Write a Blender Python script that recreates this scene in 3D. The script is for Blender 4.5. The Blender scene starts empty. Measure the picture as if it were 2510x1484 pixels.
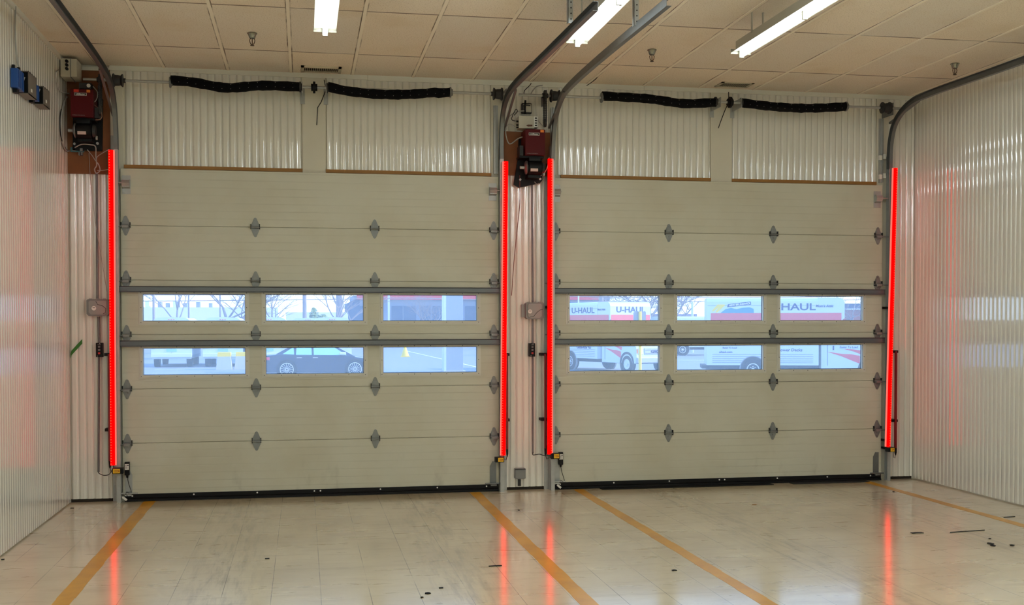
import bpy, bmesh, math, random
from mathutils import Vector, Matrix
random.seed(7)
C = bpy.context.scene.collection
SC = bpy.context.scene
PI = math.pi

# ------------------------------------------------------------------ camera
F_PX, W_PX, H_PX, SHIFT = 2778.944, 2510, 1484, 108.995
CAM = Vector((2.3357, -11.5407, 1.7340))
YAW, PITCH, ROLL = math.radians(10.444), math.radians(-1.1796), math.radians(-0.0798)
fw = Vector((math.sin(YAW)*math.cos(PITCH), math.cos(YAW)*math.cos(PITCH), math.sin(PITCH)))
rt = Vector((math.cos(YAW), -math.sin(YAW), 0))
up = rt.cross(fw)
rt, up = rt*math.cos(ROLL)+up*math.sin(ROLL), -rt*math.sin(ROLL)+up*math.cos(ROLL)
cd = bpy.data.cameras.new('camera'); cam = bpy.data.objects.new('camera', cd); C.objects.link(cam)
M = Matrix((rt, up, -fw)).transposed().to_4x4(); M.translation = CAM
cam.matrix_world = M
cd.sensor_fit = 'HORIZONTAL'; cd.sensor_width = 36.0
cd.lens = 36.0*F_PX/W_PX
cd.shift_y = SHIFT/W_PX
cd.clip_start = 0.05; cd.clip_end = 600
SC.camera = cam
def at(x, y, Y):
    """photo pixel seen at depth plane y=Y -> world point"""
    d = fw + rt*((x-W_PX/2)/F_PX) - up*((y-H_PX/2-SHIFT)/F_PX)
    return CAM + d*((Y-CAM.y)/d.y)
def atx(x, y, X):
    d = fw + rt*((x-W_PX/2)/F_PX) - up*((y-H_PX/2-SHIFT)/F_PX)
    return CAM + d*((X-CAM.x)/d.x)
def atz(x, y, Z):
    d = fw + rt*((x-W_PX/2)/F_PX) - up*((y-H_PX/2-SHIFT)/F_PX)
    return CAM + d*((Z-CAM.z)/d.z)

# ------------------------------------------------------------------ view, sky, sun
vs = SC.view_settings
SC.display_settings.display_device = 'sRGB'
vs.view_transform = 'Standard'; vs.look = 'None'; vs.gamma = 1.0; vs.exposure = 0.0
vs.use_curve_mapping = False
LAMP = 22.5          # tube emission
LAMP_COL = (0.84, 0.955, 1.0)
RED = 3.7
SKY = 2.95
wd = bpy.data.worlds.new('sky'); SC.world = wd; wd.use_nodes = True
nt = wd.node_tree; nt.nodes.clear()
o = nt.nodes.new('ShaderNodeOutputWorld'); b = nt.nodes.new('ShaderNodeBackground')
tc = nt.nodes.new('ShaderNodeTexCoord'); sp = nt.nodes.new('ShaderNodeSeparateXYZ'); rp = nt.nodes.new('ShaderNodeValToRGB')
nt.links.new(tc.outputs['Generated'], sp.inputs[0]); nt.links.new(sp.outputs['Z'], rp.inputs[0])
rp.color_ramp.elements[0].position = 0.0; rp.color_ramp.elements[0].color = (0.78, 0.92, 1.0, 1)
rp.color_ramp.elements[1].position = 0.5; rp.color_ramp.elements[1].color = (0.22, 0.47, 1.0, 1)
nt.links.new(rp.outputs[0], b.inputs[0]); b.inputs[1].default_value = SKY; nt.links.new(b.outputs[0], o.inputs[0])
sd = bpy.data.lights.new('sun', 'SUN'); sd.energy = 5.5; sd.angle = 0.01; sd.color = (1.0, 0.93, 0.82)
sun = bpy.data.objects.new('sun', sd); C.objects.link(sun)
sa, se = math.radians(-8), math.radians(27)
sdir = Vector((math.cos(sa)*math.cos(se), math.sin(sa)*math.cos(se), math.sin(se)))
sun.rotation_euler = sdir.to_track_quat('Z', 'Y').to_euler()

# ------------------------------------------------------------------ materials
def lin(c):
    return tuple(((v/255.0)/12.92 if v/255.0 <= 0.04045 else ((v/255.0+0.055)/1.055)**2.4) for v in c)
def mat(name, rgb, rough=0.5, metal=0.0, emis=None, estr=0.0, noise=0.0, nscale=5.0, bump=0.0, bscale=60.0, coat=0.0, spec=0.5):
    m = bpy.data.materials.new(name); m.use_nodes = True
    t = m.node_tree; p = t.nodes['Principled BSDF']
    c = lin(rgb)
    p.inputs['Base Color'].default_value = (*c, 1); p.inputs['Roughness'].default_value = rough
    p.inputs['Metallic'].default_value = metal; p.inputs['Coat Weight'].default_value = coat
    p.inputs['Specular IOR Level'].default_value = spec
    if emis:
        p.inputs['Emission Color'].default_value = (*emis, 1); p.inputs['Emission Strength'].default_value = estr
    tcn = t.nodes.new('ShaderNodeTexCoord')
    if noise > 0:
        n = t.nodes.new('ShaderNodeTexNoise'); n.inputs['Scale'].default_value = nscale; n.inputs['Detail'].default_value = 5
        t.links.new(tcn.outputs['Object'], n.inputs['Vector'])
        mx = t.nodes.new('ShaderNodeMix'); mx.data_type = 'RGBA'
        mx.inputs[6].default_value = (*[v*(1-noise) for v in c], 1); mx.inputs[7].default_value = (*[min(1, v*(1+noise)) for v in c], 1)
        t.links.new(n.outputs['Fac'], mx.inputs[0]); t.links.new(mx.outputs[2], p.inputs['Base Color'])
    if bump > 0:
        n2 = t.nodes.new('ShaderNodeTexNoise'); n2.inputs['Scale'].default_value = bscale; n2.inputs['Detail'].default_value = 4
        t.links.new(tcn.outputs['Object'], n2.inputs['Vector'])
        bp = t.nodes.new('ShaderNodeBump'); bp.inputs['Strength'].default_value = bump; bp.inputs['Distance'].default_value = 0.004
        t.links.new(n2.outputs['Fac'], bp.inputs['Height']); t.links.new(bp.outputs[0], p.inputs['Normal'])
    return m

class NT:
    """tiny node helper"""
    def __init__(s, m): s.t = m.node_tree; s.p = s.t.nodes['Principled BSDF']
    def n(s, k, **kw):
        q = s.t.nodes.new(k)
        for a, v in kw.items(): setattr(q, a, v)
        return q
    def l(s, a, b): s.t.links.new(a, b)
    def math(s, op, a, b=None, c=None, clamp=False):
        q = s.n('ShaderNodeMath', operation=op); q.use_clamp = clamp
        for i, v in enumerate((a, b, c)):
            if v is None: continue
            if isinstance(v, (int, float)): q.inputs[i].default_value = v
            else: s.l(v, q.inputs[i])
        return q.outputs[0]
    def mix(s, f, a, b):
        q = s.n('ShaderNodeMix', data_type='RGBA')
        for i, v in ((0, f), (6, a), (7, b)):
            if isinstance(v, (int, float)): q.inputs[i].default_value = v
            elif isinstance(v, tuple): q.inputs[i].default_value = (*v, 1)
            else: s.l(v, q.inputs[i])
        return q.outputs[2]
    def pos(s):
        tcn = s.n('ShaderNodeNewGeometry'); q = s.n('ShaderNodeSeparateXYZ'); s.l(tcn.outputs['Position'], q.inputs[0]); return tcn.outputs['Position'], q.outputs
    def noise(s, vec, scale, detail=4, stretch=None, rough=0.55):
        q = s.n('ShaderNodeTexNoise'); q.inputs['Scale'].default_value = scale; q.inputs['Detail'].default_value = detail; q.inputs['Roughness'].default_value = rough
        if stretch:
            mp = s.n('ShaderNodeMapping'); mp.inputs['Scale'].default_value = stretch; s.l(vec, mp.inputs[0]); vec = mp.outputs[0]
        s.l(vec, q.inputs['Vector']); return q.outputs['Fac']
    def ramp(s, f, a, b):   # smoothstep-ish map a..b -> 0..1
        q = s.n('ShaderNodeMapRange', interpolation_type='SMOOTHSTEP'); s.l(f, q.inputs[0])
        q.inputs[1].default_value = a; q.inputs[2].default_value = b; return q.outputs[0]
    def line(s, v, off, per, w):  # 1 on lines
        u = s.math('FRACT', s.math('DIVIDE', s.math('SUBTRACT', v, off-per*0.5), per))
        d = s.math('MULTIPLY', s.math('ABSOLUTE', s.math('SUBTRACT', u, 0.5)), per)
        q = s.n('ShaderNodeMapRange', interpolation_type='SMOOTHSTEP'); s.l(d, q.inputs[0])
        q.inputs[1].default_value = w*0.5; q.inputs[2].default_value = w*1.1; q.inputs[3].default_value = 1; q.inputs[4].default_value = 0
        return q.outputs[0]

GX, GY, GT, GD, HC = 1.0109, -0.841, 0.6096, 1.4746, 4.245
# ceiling tiles
m_ceil = mat('ceiling_tile', (236, 222, 200), 0.9)
k = NT(m_ceil); P, S = k.pos()
cx_ = k.math('FLOOR', k.math('DIVIDE', k.math('SUBTRACT', S[0], GX), GT)); cy_ = k.math('FLOOR', k.math('DIVIDE', k.math('SUBTRACT', S[1], GY), GD))
cb = k.n('ShaderNodeCombineXYZ'); k.l(cx_, cb.inputs[0]); k.l(cy_, cb.inputs[1])
wn = k.n('ShaderNodeTexWhiteNoise', noise_dimensions='2D'); k.l(cb.outputs[0], wn.inputs['Vector'])
col = k.mix(wn.outputs['Value'], lin((248, 232, 208)), lin((238, 227, 210)))
spk = k.noise(P, 90, 3); col = k.mix(k.ramp(spk, 0.5, 0.75), col, lin((208, 189, 160)))
big = k.noise(P, 1.6, 3); col = k.mix(k.math('MULTIPLY', k.ramp(big, 0.5, 0.8), 0.35), col, lin((222, 198, 158)))
nl = k.noise(P, 2.3, 3)
rowl = k.math('MULTIPLY', k.line(S[1], GY, GD, 0.014), k.ramp(nl, 0.2, 0.55))
coll = k.math('MAXIMUM', k.math('MULTIPLY', k.line(S[0], GX+0.017, GT, 0.007), k.ramp(nl, 0.35, 0.65)), k.math('MULTIPLY', k.line(S[0], GX-0.017, GT, 0.006), k.ramp(nl, 0.6, 0.35)))
dark = k.math('MAXIMUM', rowl, coll)
col = k.mix(k.math('MULTIPLY', dark, 0.85), col, lin((96, 70, 42)))
k.l(col, k.p.inputs['Base Color'])
# floor
m_floor = mat('vinyl_floor', (205, 190, 160), 0.25, coat=0.8)
m_floor.node_tree.nodes['Principled BSDF'].inputs['Coat Roughness'].default_value = 0.13
m_floor.node_tree.nodes['Principled BSDF'].inputs['Coat IOR'].default_value = 1.8
k = NT(m_floor); P, S = k.pos()
base = k.mix(k.ramp(k.noise(P, 1.1, 5), 0.35, 0.7), lin((226, 211, 176)), lin((208, 191, 155)))
smear = k.noise(P, 2.2, 6, (0.8, 3.5, 1), 0.65)
base = k.mix(k.math('MULTIPLY', k.ramp(smear, 0.5, 0.72), 0.55), base, lin((184, 166, 134)))
lanes = None
for lx in (1.78, 3.42, 6.0, 7.75):
    d = k.math('ABSOLUTE', k.math('SUBTRACT', S[0], lx))
    q = k.n('ShaderNodeMapRange', interpolation_type='SMOOTHSTEP'); k.l(d, q.inputs[0]); q.inputs[1].default_value = 0.05; q.inputs[2].default_value = 0.42; q.inputs[3].default_value = 1; q.inputs[4].default_value = 0
    lanes = q.outputs[0] if lanes is None else k.math('MAXIMUM', lanes, q.outputs[0])
streak = k.noise(P, 6.0, 6, (3.2, 0.35, 1), 0.65)
tire = k.math('MULTIPLY', lanes, k.ramp(streak, 0.42, 0.68))
base = k.mix(k.math('MULTIPLY', tire, 0.46), base, lin((128, 110, 84)))
tn = k.noise(P, 1.7, 3)
seam = k.math('MAXIMUM', k.math('MULTIPLY', k.line(S[0], 1.817, 0.3115, 0.0028), k.ramp(tn, 0.3, 0.6)), k.math('MULTIPLY', k.line(S[1], -0.2, 0.3115, 0.003), k.math('MULTIPLY', k.ramp(tn, 0.45, 0.72), 0.4)))
base = k.mix(k.math('MULTIPLY', seam, 0.8), base, lin((92, 78, 56)))
spots = k.ramp(k.noise(P, 26, 2, (0.6, 1.6, 1)), 0.76, 0.80)
base = k.mix(k.math('MULTIPLY', spots, 0.6), base, lin((110, 92, 66)))
k.l(base, k.p.inputs['Base Color'])
rr = k.n('ShaderNodeMapRange'); k.l(smear, rr.inputs[0]); rr.inputs[1].default_value = 0.3; rr.inputs[2].default_value = 0.75; rr.inputs[3].default_value = 0.24; rr.inputs[4].default_value = 0.40
k.l(rr.outputs[0], k.p.inputs['Roughness'])
bp = k.n('ShaderNodeBump'); bp.inputs['Strength'].default_value = 0.05; bp.inputs['Distance'].default_value = 0.003
k.l(k.noise(P, 5, 3), bp.inputs['Height']); k.l(bp.outputs[0], k.p.inputs['Normal'])
# yellow floor paint
m_yel = mat('yellow_floor_paint', (214, 150, 14), 0.35, coat=0.25)
m_yel.node_tree.nodes['Principled BSDF'].inputs['Coat Roughness'].default_value = 0.16
k = NT(m_yel); P, S = k.pos()
c_ = k.mix(k.ramp(k.noise(P, 3.5, 5), 0.35, 0.7), lin((222, 162, 10)), lin((204, 142, 8)))
k.l(c_, k.p.inputs['Base Color'])
# wall panels
m_panel = mat('white_ribbed_panel', (226, 224, 213), 0.18, noise=0.03, nscale=2.0)
_p = m_panel.node_tree.nodes['Principled BSDF']; _p.inputs['Coat Weight'].default_value = 1.0; _p.inputs['Coat Roughness'].default_value = 0.06; _p.inputs['Coat IOR'].default_value = 2.0
m_trim = mat('white_trim', (222, 219, 204), 0.4)
m_back = mat('painted_backing', (214, 208, 190), 0.55, noise=0.03)
m_ext = mat('exterior_block', (190, 188, 182), 0.8)
# door skin: fine horizontal pressed lines
m_door = mat('door_skin', (202, 198, 178), 0.42)
k = NT(m_door); P, S = k.pos()
pp = k.line(S[2], 0.0388, 0.0759, 0.006)
c_ = k.mix(k.ramp(k.noise(P, 1.4, 5), 0.35, 0.75), lin((206, 203, 185)), lin((198, 192, 170)))
gr = k.math('MULTIPLY', pp, k.ramp(k.noise(P, 1.2, 4, (1, 1, 3)), 0.35, 0.65))
c_ = k.mix(k.math('MULTIPLY', gr, 0.16), c_, lin((140, 132, 108)))
lowm = k.n('ShaderNodeMapRange'); k.l(S[2], lowm.inputs[0]); lowm.inputs[1].default_value = 0.05; lowm.inputs[2].default_value = 0.6; lowm.inputs[3].default_value = 1; lowm.inputs[4].default_value = 0
dirt = k.math('MULTIPLY', k.ramp(k.noise(P, 5, 6, (1, 1, 0.5)), 0.56, 0.78), lowm.outputs[0])
c_ = k.mix(k.math('MULTIPLY', dirt, 0.4), c_, lin((120, 112, 92)))
k.l(c_, k.p.inputs['Base Color'])
bp = k.n('ShaderNodeBump'); bp.inputs['Strength'].default_value = 0.3; bp.inputs['Distance'].default_value = 0.001; bp.invert = True
k.l(pp, bp.inputs['Height']); k.l(bp.outputs[0], k.p.inputs['Normal'])

m_frame = mat('window_frame_plastic', (214, 211, 198), 0.4)
m_galv = mat('galvanized_steel', (172, 174, 172), 0.42, 0.45, noise=0.12, nscale=30)
m_hinge = mat('hinge_steel', (134, 137, 136), 0.45, 0.5, noise=0.15, nscale=30)
m_galvd = mat('dull_steel', (120, 122, 122), 0.45, 0.7, noise=0.15, nscale=20)
m_strut = mat('steel_strut', (104, 108, 112), 0.42, 0.55)
m_iron = mat('cast_iron', (54, 54, 54), 0.6, 0.4)
m_black = mat('black_plastic', (9, 9, 10), 0.5, spec=0.25)
m_rub = mat('black_rubber', (8, 8, 9), 0.6, spec=0.3)
m_sock = mat('black_spring_fabric', (6, 7, 10), 0.9, spec=0.2, bump=0.4, bscale=90)
m_white = mat('white_plastic', (228, 226, 216), 0.4)
m_wht2 = mat('white_enamel', (240, 240, 235), 0.35)
m_hous = mat('cream_fixture_enamel', (176, 172, 156), 0.5)
m_gbox = mat('grey_plastic_box', (128, 130, 128), 0.4)
m_gbox2 = mat('grey_lid', (150, 151, 147), 0.35)
m_beige = mat('beige_enclosure', (196, 190, 172), 0.5)
m_red = mat('opener_red_paint', (82, 6, 12), 0.5, spec=0.2)
m_wood = mat('brown_plywood', (128, 76, 36), 0.6, noise=0.3, nscale=6)
m_strip = mat('brown_wood_strip', (158, 112, 54), 0.6, noise=0.2, nscale=8)
m_or = mat('orange_sticker', (238, 130, 40), 0.5)
m_ylab = mat('yellow_warning_label', (244, 190, 30), 0.45)
m_ink = mat('dark_ink', (36, 34, 34), 0.6)
m_wlab = mat('white_label', (232, 228, 220), 0.5)
m_blue = mat('blue_anodised', (18, 70, 140), 0.4)
m_taupe = mat('taupe_metal', (112, 102, 92), 0.5)
m_green = mat('green_tape', (52, 120, 34), 0.5)
m_btn = mat('grey_button', (110, 114, 114), 0.5)
m_btnr = mat('red_button', (190, 50, 50), 0.5)
m_cable = mat('grey_cable', (168, 166, 160), 0.5)
m_cabk = mat('black_cable', (26, 25, 25), 0.5)
m_pcb = mat('teal_circuit_board', (70, 112, 118), 0.5)
m_vent = mat('vent_enamel', (198, 186, 160), 0.5)
m_dark = mat('dark_void', (40, 32, 24), 0.9)
m_brass = mat('sprinkler_chrome', (150, 150, 140), 0.25, 0.9)
m_brz = mat('sprinkler_bronze', (84, 62, 44), 0.4, 0.7)
m_tube = mat('fluorescent_tube', (255, 255, 255), 0.4, emis=LAMP_COL, estr=LAMP)
m_tube.cycles.emission_sampling = 'AUTO'
m_redl = mat('red_led_light', (30, 0, 0), 0.6, spec=0.05, emis=(1.0, 0.0, 0.0), estr=RED)
m_dio = mat('red_led_diode', (120, 20, 10), 0.4, emis=(1.0, 0.05, 0.02), estr=2.0)
m_pinkglow = mat('added_pink_glow', (150, 60, 50), 0.4, emis=(1.0, 0.20, 0.15), estr=0.85)  # emission for the added pink glow band beside each lens
m_dimr = mat('dark_red_lens', (110, 6, 16), 0.3)
# panes: slightly hazy plastic glazing
m_glass = bpy.data.materials.new('hazy_glazing'); m_glass.use_nodes = True
t = m_glass.node_tree; t.nodes.clear()
go = t.nodes.new('ShaderNodeOutputMaterial'); tr = t.nodes.new('ShaderNodeBsdfTransparent'); tl = t.nodes.new('ShaderNodeBsdfTranslucent'); gl = t.nodes.new('ShaderNodeBsdfGlossy')
tr.inputs[0].default_value = (0.93, 0.97, 1.0, 1); tl.inputs[0].default_value = (0.86, 0.95, 1.0, 1); gl.inputs['Roughness'].default_value = 0.08
m1 = t.nodes.new('ShaderNodeMixShader'); m2 = t.nodes.new('ShaderNodeMixShader'); m1.inputs[0].default_value = 0.15; m2.inputs[0].default_value = 0.05
t.links.new(tr.outputs[0], m1.inputs[1]); t.links.new(tl.outputs[0], m1.inputs[2]); t.links.new(m1.outputs[0], m2.inputs[1]); t.links.new(gl.outputs[0], m2.inputs[2]); t.links.new(m2.outputs[0], go.inputs[0])

# ------------------------------------------------------------------ mesh builder
def finish(name, bm, m, parent=None, smooth=None):
    bmesh.ops.recalc_face_normals(bm, faces=bm.faces)
    me = bpy.data.meshes.new(name); bm.to_mesh(me); bm.free()
    for x in (m if isinstance(m, (list, tuple)) else [m]): me.materials.append(x)
    ob = bpy.data.objects.new(name, me); C.objects.link(ob)
    if smooth is not None:
        for f in me.polygons: f.use_smooth = True
        try: me.set_sharp_from_angle(angle=math.radians(smooth))
        except Exception: pass
    if parent is not None: ob.parent = parent
    return ob
class MB:
    """collects shapes; org = local origin (the parent's location)"""
    def __init__(s, org=(0, 0, 0)): s.bm = bmesh.new(); s.o = Vector(org); s.mi = 0
    def v(s, p): return s.bm.verts.new(Vector(p)-s.o)
    def f(s, vs_):
        try: q = s.bm.faces.new(vs_); q.material_index = s.mi; return q
        except ValueError: return None
    def box(s, a, b, bev=0.0):
        x0, x1 = sorted((a[0], b[0])); y0, y1 = sorted((a[1], b[1])); z0, z1 = sorted((a[2], b[2]))
        p = [s.v(q) for q in ((x0, y0, z0), (x1, y0, z0), (x1, y1, z0), (x0, y1, z0), (x0, y0, z1), (x1, y0, z1), (x1, y1, z1), (x0, y1, z1))]
        fs = [s.f([p[i] for i in q]) for q in ((3, 2, 1, 0), (4, 5, 6, 7), (0, 1, 5, 4), (1, 2, 6, 5), (2, 3, 7, 6), (3, 0, 4, 7))]
        if bev > 0:
            es = list({e for f in fs for e in f.edges})
            bmesh.ops.bevel(s.bm, geom=es, offset=bev, segments=2, profile=0.6, affect='EDGES', clamp_overlap=True)
        return s
    def cyl(s, a, b, r, n=12, r2=None, caps=True):
        a, b = Vector(a), Vector(b); r2 = r if r2 is None else r2
        d = (b-a).normalized(); u = d.orthogonal().normalized(); w = d.cross(u)
        A = [s.v(a+(u*math.cos(2*PI*i/n)+w*math.sin(2*PI*i/n))*r) for i in range(n)]
        B = [s.v(b+(u*math.cos(2*PI*i/n)+w*math.sin(2*PI*i/n))*r2) for i in range(n)]
        for i in range(n): s.f([A[i], A[(i+1) % n], B[(i+1) % n], B[i]])
        if caps: s.f(A[::-1]); s.f(B)
        return s
    def tube(s, pts, r, n=8, radii=None):
        pts = [Vector(p) for p in pts]; rings = []; u = None
        for i, p in enumerate(pts):
            d = (pts[min(i+1, len(pts)-1)]-pts[max(i-1, 0)]).normalized()
            u = d.orthogonal().normalized() if u is None else (u-d*u.dot(d)).normalized()
            w = d.cross(u); rr_ = radii[i] if radii else r
            rings.append([s.v(p+(u*math.cos(2*PI*j/n)+w*math.sin(2*PI*j/n))*rr_) for j in range(n)])
        for a, b in zip(rings, rings[1:]):
            for j in range(n): s.f([a[j], a[(j+1) % n], b[(j+1) % n], b[j]])
        s.f(rings[0][::-1]); s.f(rings[-1]); return s
    def prism(s, poly, fn, a, b):
        """poly of 2D points, fn(u,v,t) -> point; extruded between t=a and t=b"""
        A = [s.v(fn(u, v, a)) for u, v in poly]; B = [s.v(fn(u, v, b)) for u, v in poly]; n = len(poly)
        for i in range(n): s.f([A[i], A[(i+1) % n], B[(i+1) % n], B[i]])
        s.f(A[::-1]); s.f(B); return s
    def lathe(s, prof, c, axis=(0, 0, 1), n=16, ring=False):
        c = Vector(c); d = Vector(axis).normalized(); u = d.orthogonal().normalized(); w = d.cross(u); R = []
        for r, h in prof: R.append([s.v(c+d*h+(u*math.cos(2*PI*j/n)+w*math.sin(2*PI*j/n))*max(r, 1e-4)) for j in range(n)])
        for a, b in zip(R, R[1:]):
            for j in range(n): s.f([a[j], a[(j+1) % n], b[(j+1) % n], b[j]])
        if ring:
            for j in range(n): s.f([R[-1][j], R[-1][(j+1) % n], R[0][(j+1) % n], R[0][j]])
            return s
        s.f(R[0][::-1]); s.f(R[-1]); return s
    def sweep(s, pts, prof, side):
        """open channel: prof = closed 2D polygon (a along side vector, b along in-plane normal)"""
        side = Vector(side); rings = []
        pts = [Vector(p) for p in pts]
        for i, p in enumerate(pts):
            d = (pts[min(i+1, len(pts)-1)]-pts[max(i-1, 0)]).normalized(); nn = side.cross(d).normalized()
            rings.append([s.v(p+side*a+nn*b) for a, b in prof])
        n = len(prof)
        for A, B in zip(rings, rings[1:]):
            for j in range(n): s.f([A[j], A[(j+1) % n], B[(j+1) % n], B[j]])
        s.f(rings[0][::-1]); s.f(rings[-1]); return s
    def build(s, name, m, parent=None, smooth=None): return finish(name, s.bm, m, parent, smooth)

def each(name, m, parent, org, fns, smooth=None):
    """one object per piece"""
    out = []
    for fn in fns:
        mb = MB(org); fn(mb); out.append(mb.build(name, m, parent, smooth))
    return out

def tag(ob, label=None, cat=None, group=None, kind=None):
    if label: ob['label'] = label
    if cat: ob['category'] = cat
    if group: ob['group'] = group
    if kind: ob['kind'] = kind
    return ob
def thing(name, label, cat, loc=(0, 0, 0), rz=0.0, group=None, kind=None):
    e = bpy.data.objects.new(name, None); C.objects.link(e); e.location = loc; e.rotation_euler = (0, 0, rz); e.empty_display_size = 0.1
    return tag(e, label, cat, group, kind)
def dup(root, loc=None, rz=None, label=None):
    def cp(ob, par):
        c = ob.copy(); C.objects.link(c)
        if par is not None: c.parent = par
        for ch in kids.get(ob.name, []): cp(ch, c)
        return c
    kids = {}
    for ob in list(C.objects):
        if ob.parent is not None: kids.setdefault(ob.parent.name, []).append(ob)
    r = cp(root, None)
    if loc is not None: r.location = loc
    if rz is not None: r.rotation_euler = (0, 0, rz)
    if label: r['label'] = label
    return r
def text(name, body, m, parent, mtx, size, ext=0.002, bold=0.0, sx=1.0, shear=0.0):
    """lettering mesh placed by a local matrix (x right, y up, z out)"""
    cu = bpy.data.curves.new(name, 'FONT'); cu.body = body; cu.size = size; cu.extrude = ext; cu.align_x = 'CENTER'; cu.align_y = 'CENTER'; cu.offset = bold; cu.shear = shear
    cu.resolution_u = 3
    ob = bpy.data.objects.new('tmp', cu); C.objects.link(ob)
    bpy.context.view_layer.update()
    me = bpy.data.meshes.new_from_object(ob); me.transform(Matrix.Diagonal((sx, 1, 1, 1))); me.transform(mtx)
    bpy.data.objects.remove(ob); bpy.data.curves.remove(cu)
    me.materials.clear(); me.materials.append(m)
    q = bpy.data.objects.new(name, me); C.objects.link(q); q.parent = parent
    return q
def face_mtx(loc, xdir, zdir):
    x = Vector(xdir).normalized(); z = Vector(zdir).normalized(); y = z.cross(x)
    m = Matrix((x, y, z)).transposed().to_4x4(); m.translation = Vector(loc); return m

# ------------------------------------------------------------------ room shell
XL, XR, YB, WY = 0.10, 9.02, -18.0, 0.06
RIB = [(0.0, -1.0), (0.07, -0.4), (0.14, 0.5), (0.25, 0.86), (0.38, 0.80), (0.5, 0.74), (0.62, 0.80), (0.75, 0.86), (0.86, 0.5), (0.93, -0.4)]
def ribbed(org, p0, du, length, z0, z1, nrm, per=0.0705, amp=0.0065, off=0.0, rows=1):
    mb = MB(org); du = Vector(du); nrm = Vector(nrm); p0 = Vector(p0)
    us = []; i = 0
    while True:
        done = False
        for a, h in RIB:
            u = (i+a)*per-off
            if u < 0: continue
            if u > length: done = True; break
            us.append((u, h))
        if done: break
        i += 1
    prev = None
    for u, h in us:
        q = p0+du*u+nrm*(h*amp)
        cur = [mb.v((q.x, q.y, z0)), mb.v((q.x, q.y, z1))]
        if prev: mb.f([prev[0], cur[0], cur[1], prev[1]])
        prev = cur
    return mb
fl = MB(); fl.box((XL-0.1, YB-0.1, -0.2), (XR+0.1, 0.32, 0.0)); ob = fl.build('floor', m_floor)
tag(ob, 'scuffed cream vinyl tile floor of the garage bay', 'floor', kind='structure')
ce = MB(); ce.box((XL-0.1, YB-0.1, HC), (XR+0.1, 0.32, HC+0.15)); ceil = ce.build('ceiling', m_ceil)
tag(ceil, 'suspended ceiling of beige speckled tiles', 'ceiling', kind='structure')
gb = MB()
x = GX
while x-GT > XL: x -= GT
while x < XR:
    gb.box((x-0.013, YB, HC-0.005), (x+0.013, 0.05, HC+0.001)); x += GT
g = gb.build('ceiling_grid', mat('grid_paint', (250, 238, 216), 0.7), ceil); g['kind'] = 'structure'
# side and back walls
for nm, X, nx, lab in (('wall_left', XL, 1, 'left side wall of glossy white vertical ribs'), ('wall_right', XR, -1, 'right side wall of glossy white vertical ribs')):
    w = MB(); w.box((X, YB, 0), (X-nx*0.12, 0.32, HC)); wo = w.build(nm, m_back); tag(wo, lab, 'wall', kind='structure')
    r = ribbed((0, 0, 0), (X+nx*0.008, YB, 0), (0, 1, 0), WY-YB-0.01, 0.012, HC-0.03, (nx, 0, 0)).build('ribbed_panel', m_panel, wo, 40); r['kind'] = 'structure'
    tr_ = MB(); tr_.box((X+nx*0.001, YB, HC-0.045), (X+nx*0.03, WY, HC)); to = tr_.build('trim_1' if nx > 0 else 'trim_2', m_trim)
    tag(to, 'narrow white trim along the top of the %s side wall' % ('left' if nx > 0 else 'right'), 'trim', kind='structure')
w = MB(); w.box((XL-0.1, YB-0.12, 0), (XR+0.1, YB, HC)); tag(w.build('wall_back', m_back), 'plain wall behind the viewer', 'wall', kind='structure')
# front wall with two openings
DX = (0.0, 4.2781); U0, U1 = 0.60, 4.325     # door slab in local x
DT, DB = 3.25, 0.062
fwm = MB()
O1, O2 = (DX[0]+0.63, DX[0]+4.26), (DX[1]+0.66, DX[1]+4.26)
for a, b_, z0, z1 in ((XL-0.1, O1[0], 0, HC), (O1[1], O2[0], 0, HC), (O2[1], XR+0.1, 0, HC), (O1[0], O1[1], 3.2, HC), (O2[0], O2[1], 3.2, HC)):
    fwm.box((a, WY, z0), (b_, 0.30, z1))
wf = fwm.build('wall_front', m_back); tag(wf, 'front wall around the two overhead doors', 'wall', kind='structure')
def rp_(x0, x1, z0, z1, off=0.0):
    o = ribbed((0, 0, 0), (x0, WY-0.009, 0), (1, 0, 0), x1-x0, z0, z1, (0, -1, 0), off=off).build('ribbed_panel', m_panel, wf, 40); o['kind'] = 'structure'; return o
rp_(0.115, 0.50, 0.03, HC-0.02); rp_(4.395, 4.86, 0.03, HC-0.02, 0.02); rp_(8.70, 9.01, 0.03, HC-0.02)
ZP = 3.285
rp_(0.64, 2.335, ZP, 4.20); rp_(2.575, 4.25, ZP, 4.20, 0.01); rp_(4.96, 6.63, ZP, 4.20, 0.03); rp_(6.88, 8.55, ZP, 4.20)
pc = MB()
for a, b_ in ((2.34, 2.57), (6.635, 6.872)): pc.box((a, WY-0.022, 3.2), (b_, WY, HC))
for a, b_ in ((0.50, 0.62), (4.255, 4.39), (4.862, 4.955), (8.555, 8.70)): pc.box((a, WY-0.012, 0.0), (b_, WY, HC-0.01))
o = pc.build('post_cover', m_back, wf); o['kind'] = 'structure'
# top trim in slightly overlapping lengths
n_ = 3
for a, b_, dz in ((0.5, 2.99, 0.0), (2.993, 5.89, -0.006), (5.893, 9.0, 0.0)):
    tb = MB(); tb.box((a, WY-0.03, HC-0.045+dz), (b_, WY, HC)); tag(tb.build('trim_%d' % n_, m_trim), 'white trim moulding between front wall and ceiling, %s length' % ('left', 'middle', 'right')[n_-3], 'trim', kind='structure'); n_ += 1
tb = MB(); tb.box((0.10, WY-0.05, HC-0.06), (0.5, WY-0.012, HC-0.025)); tag(tb.build('trim_%d' % n_, m_trim), 'short white rail over the left plywood board', 'trim', kind='structure'); n_ += 1
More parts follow.
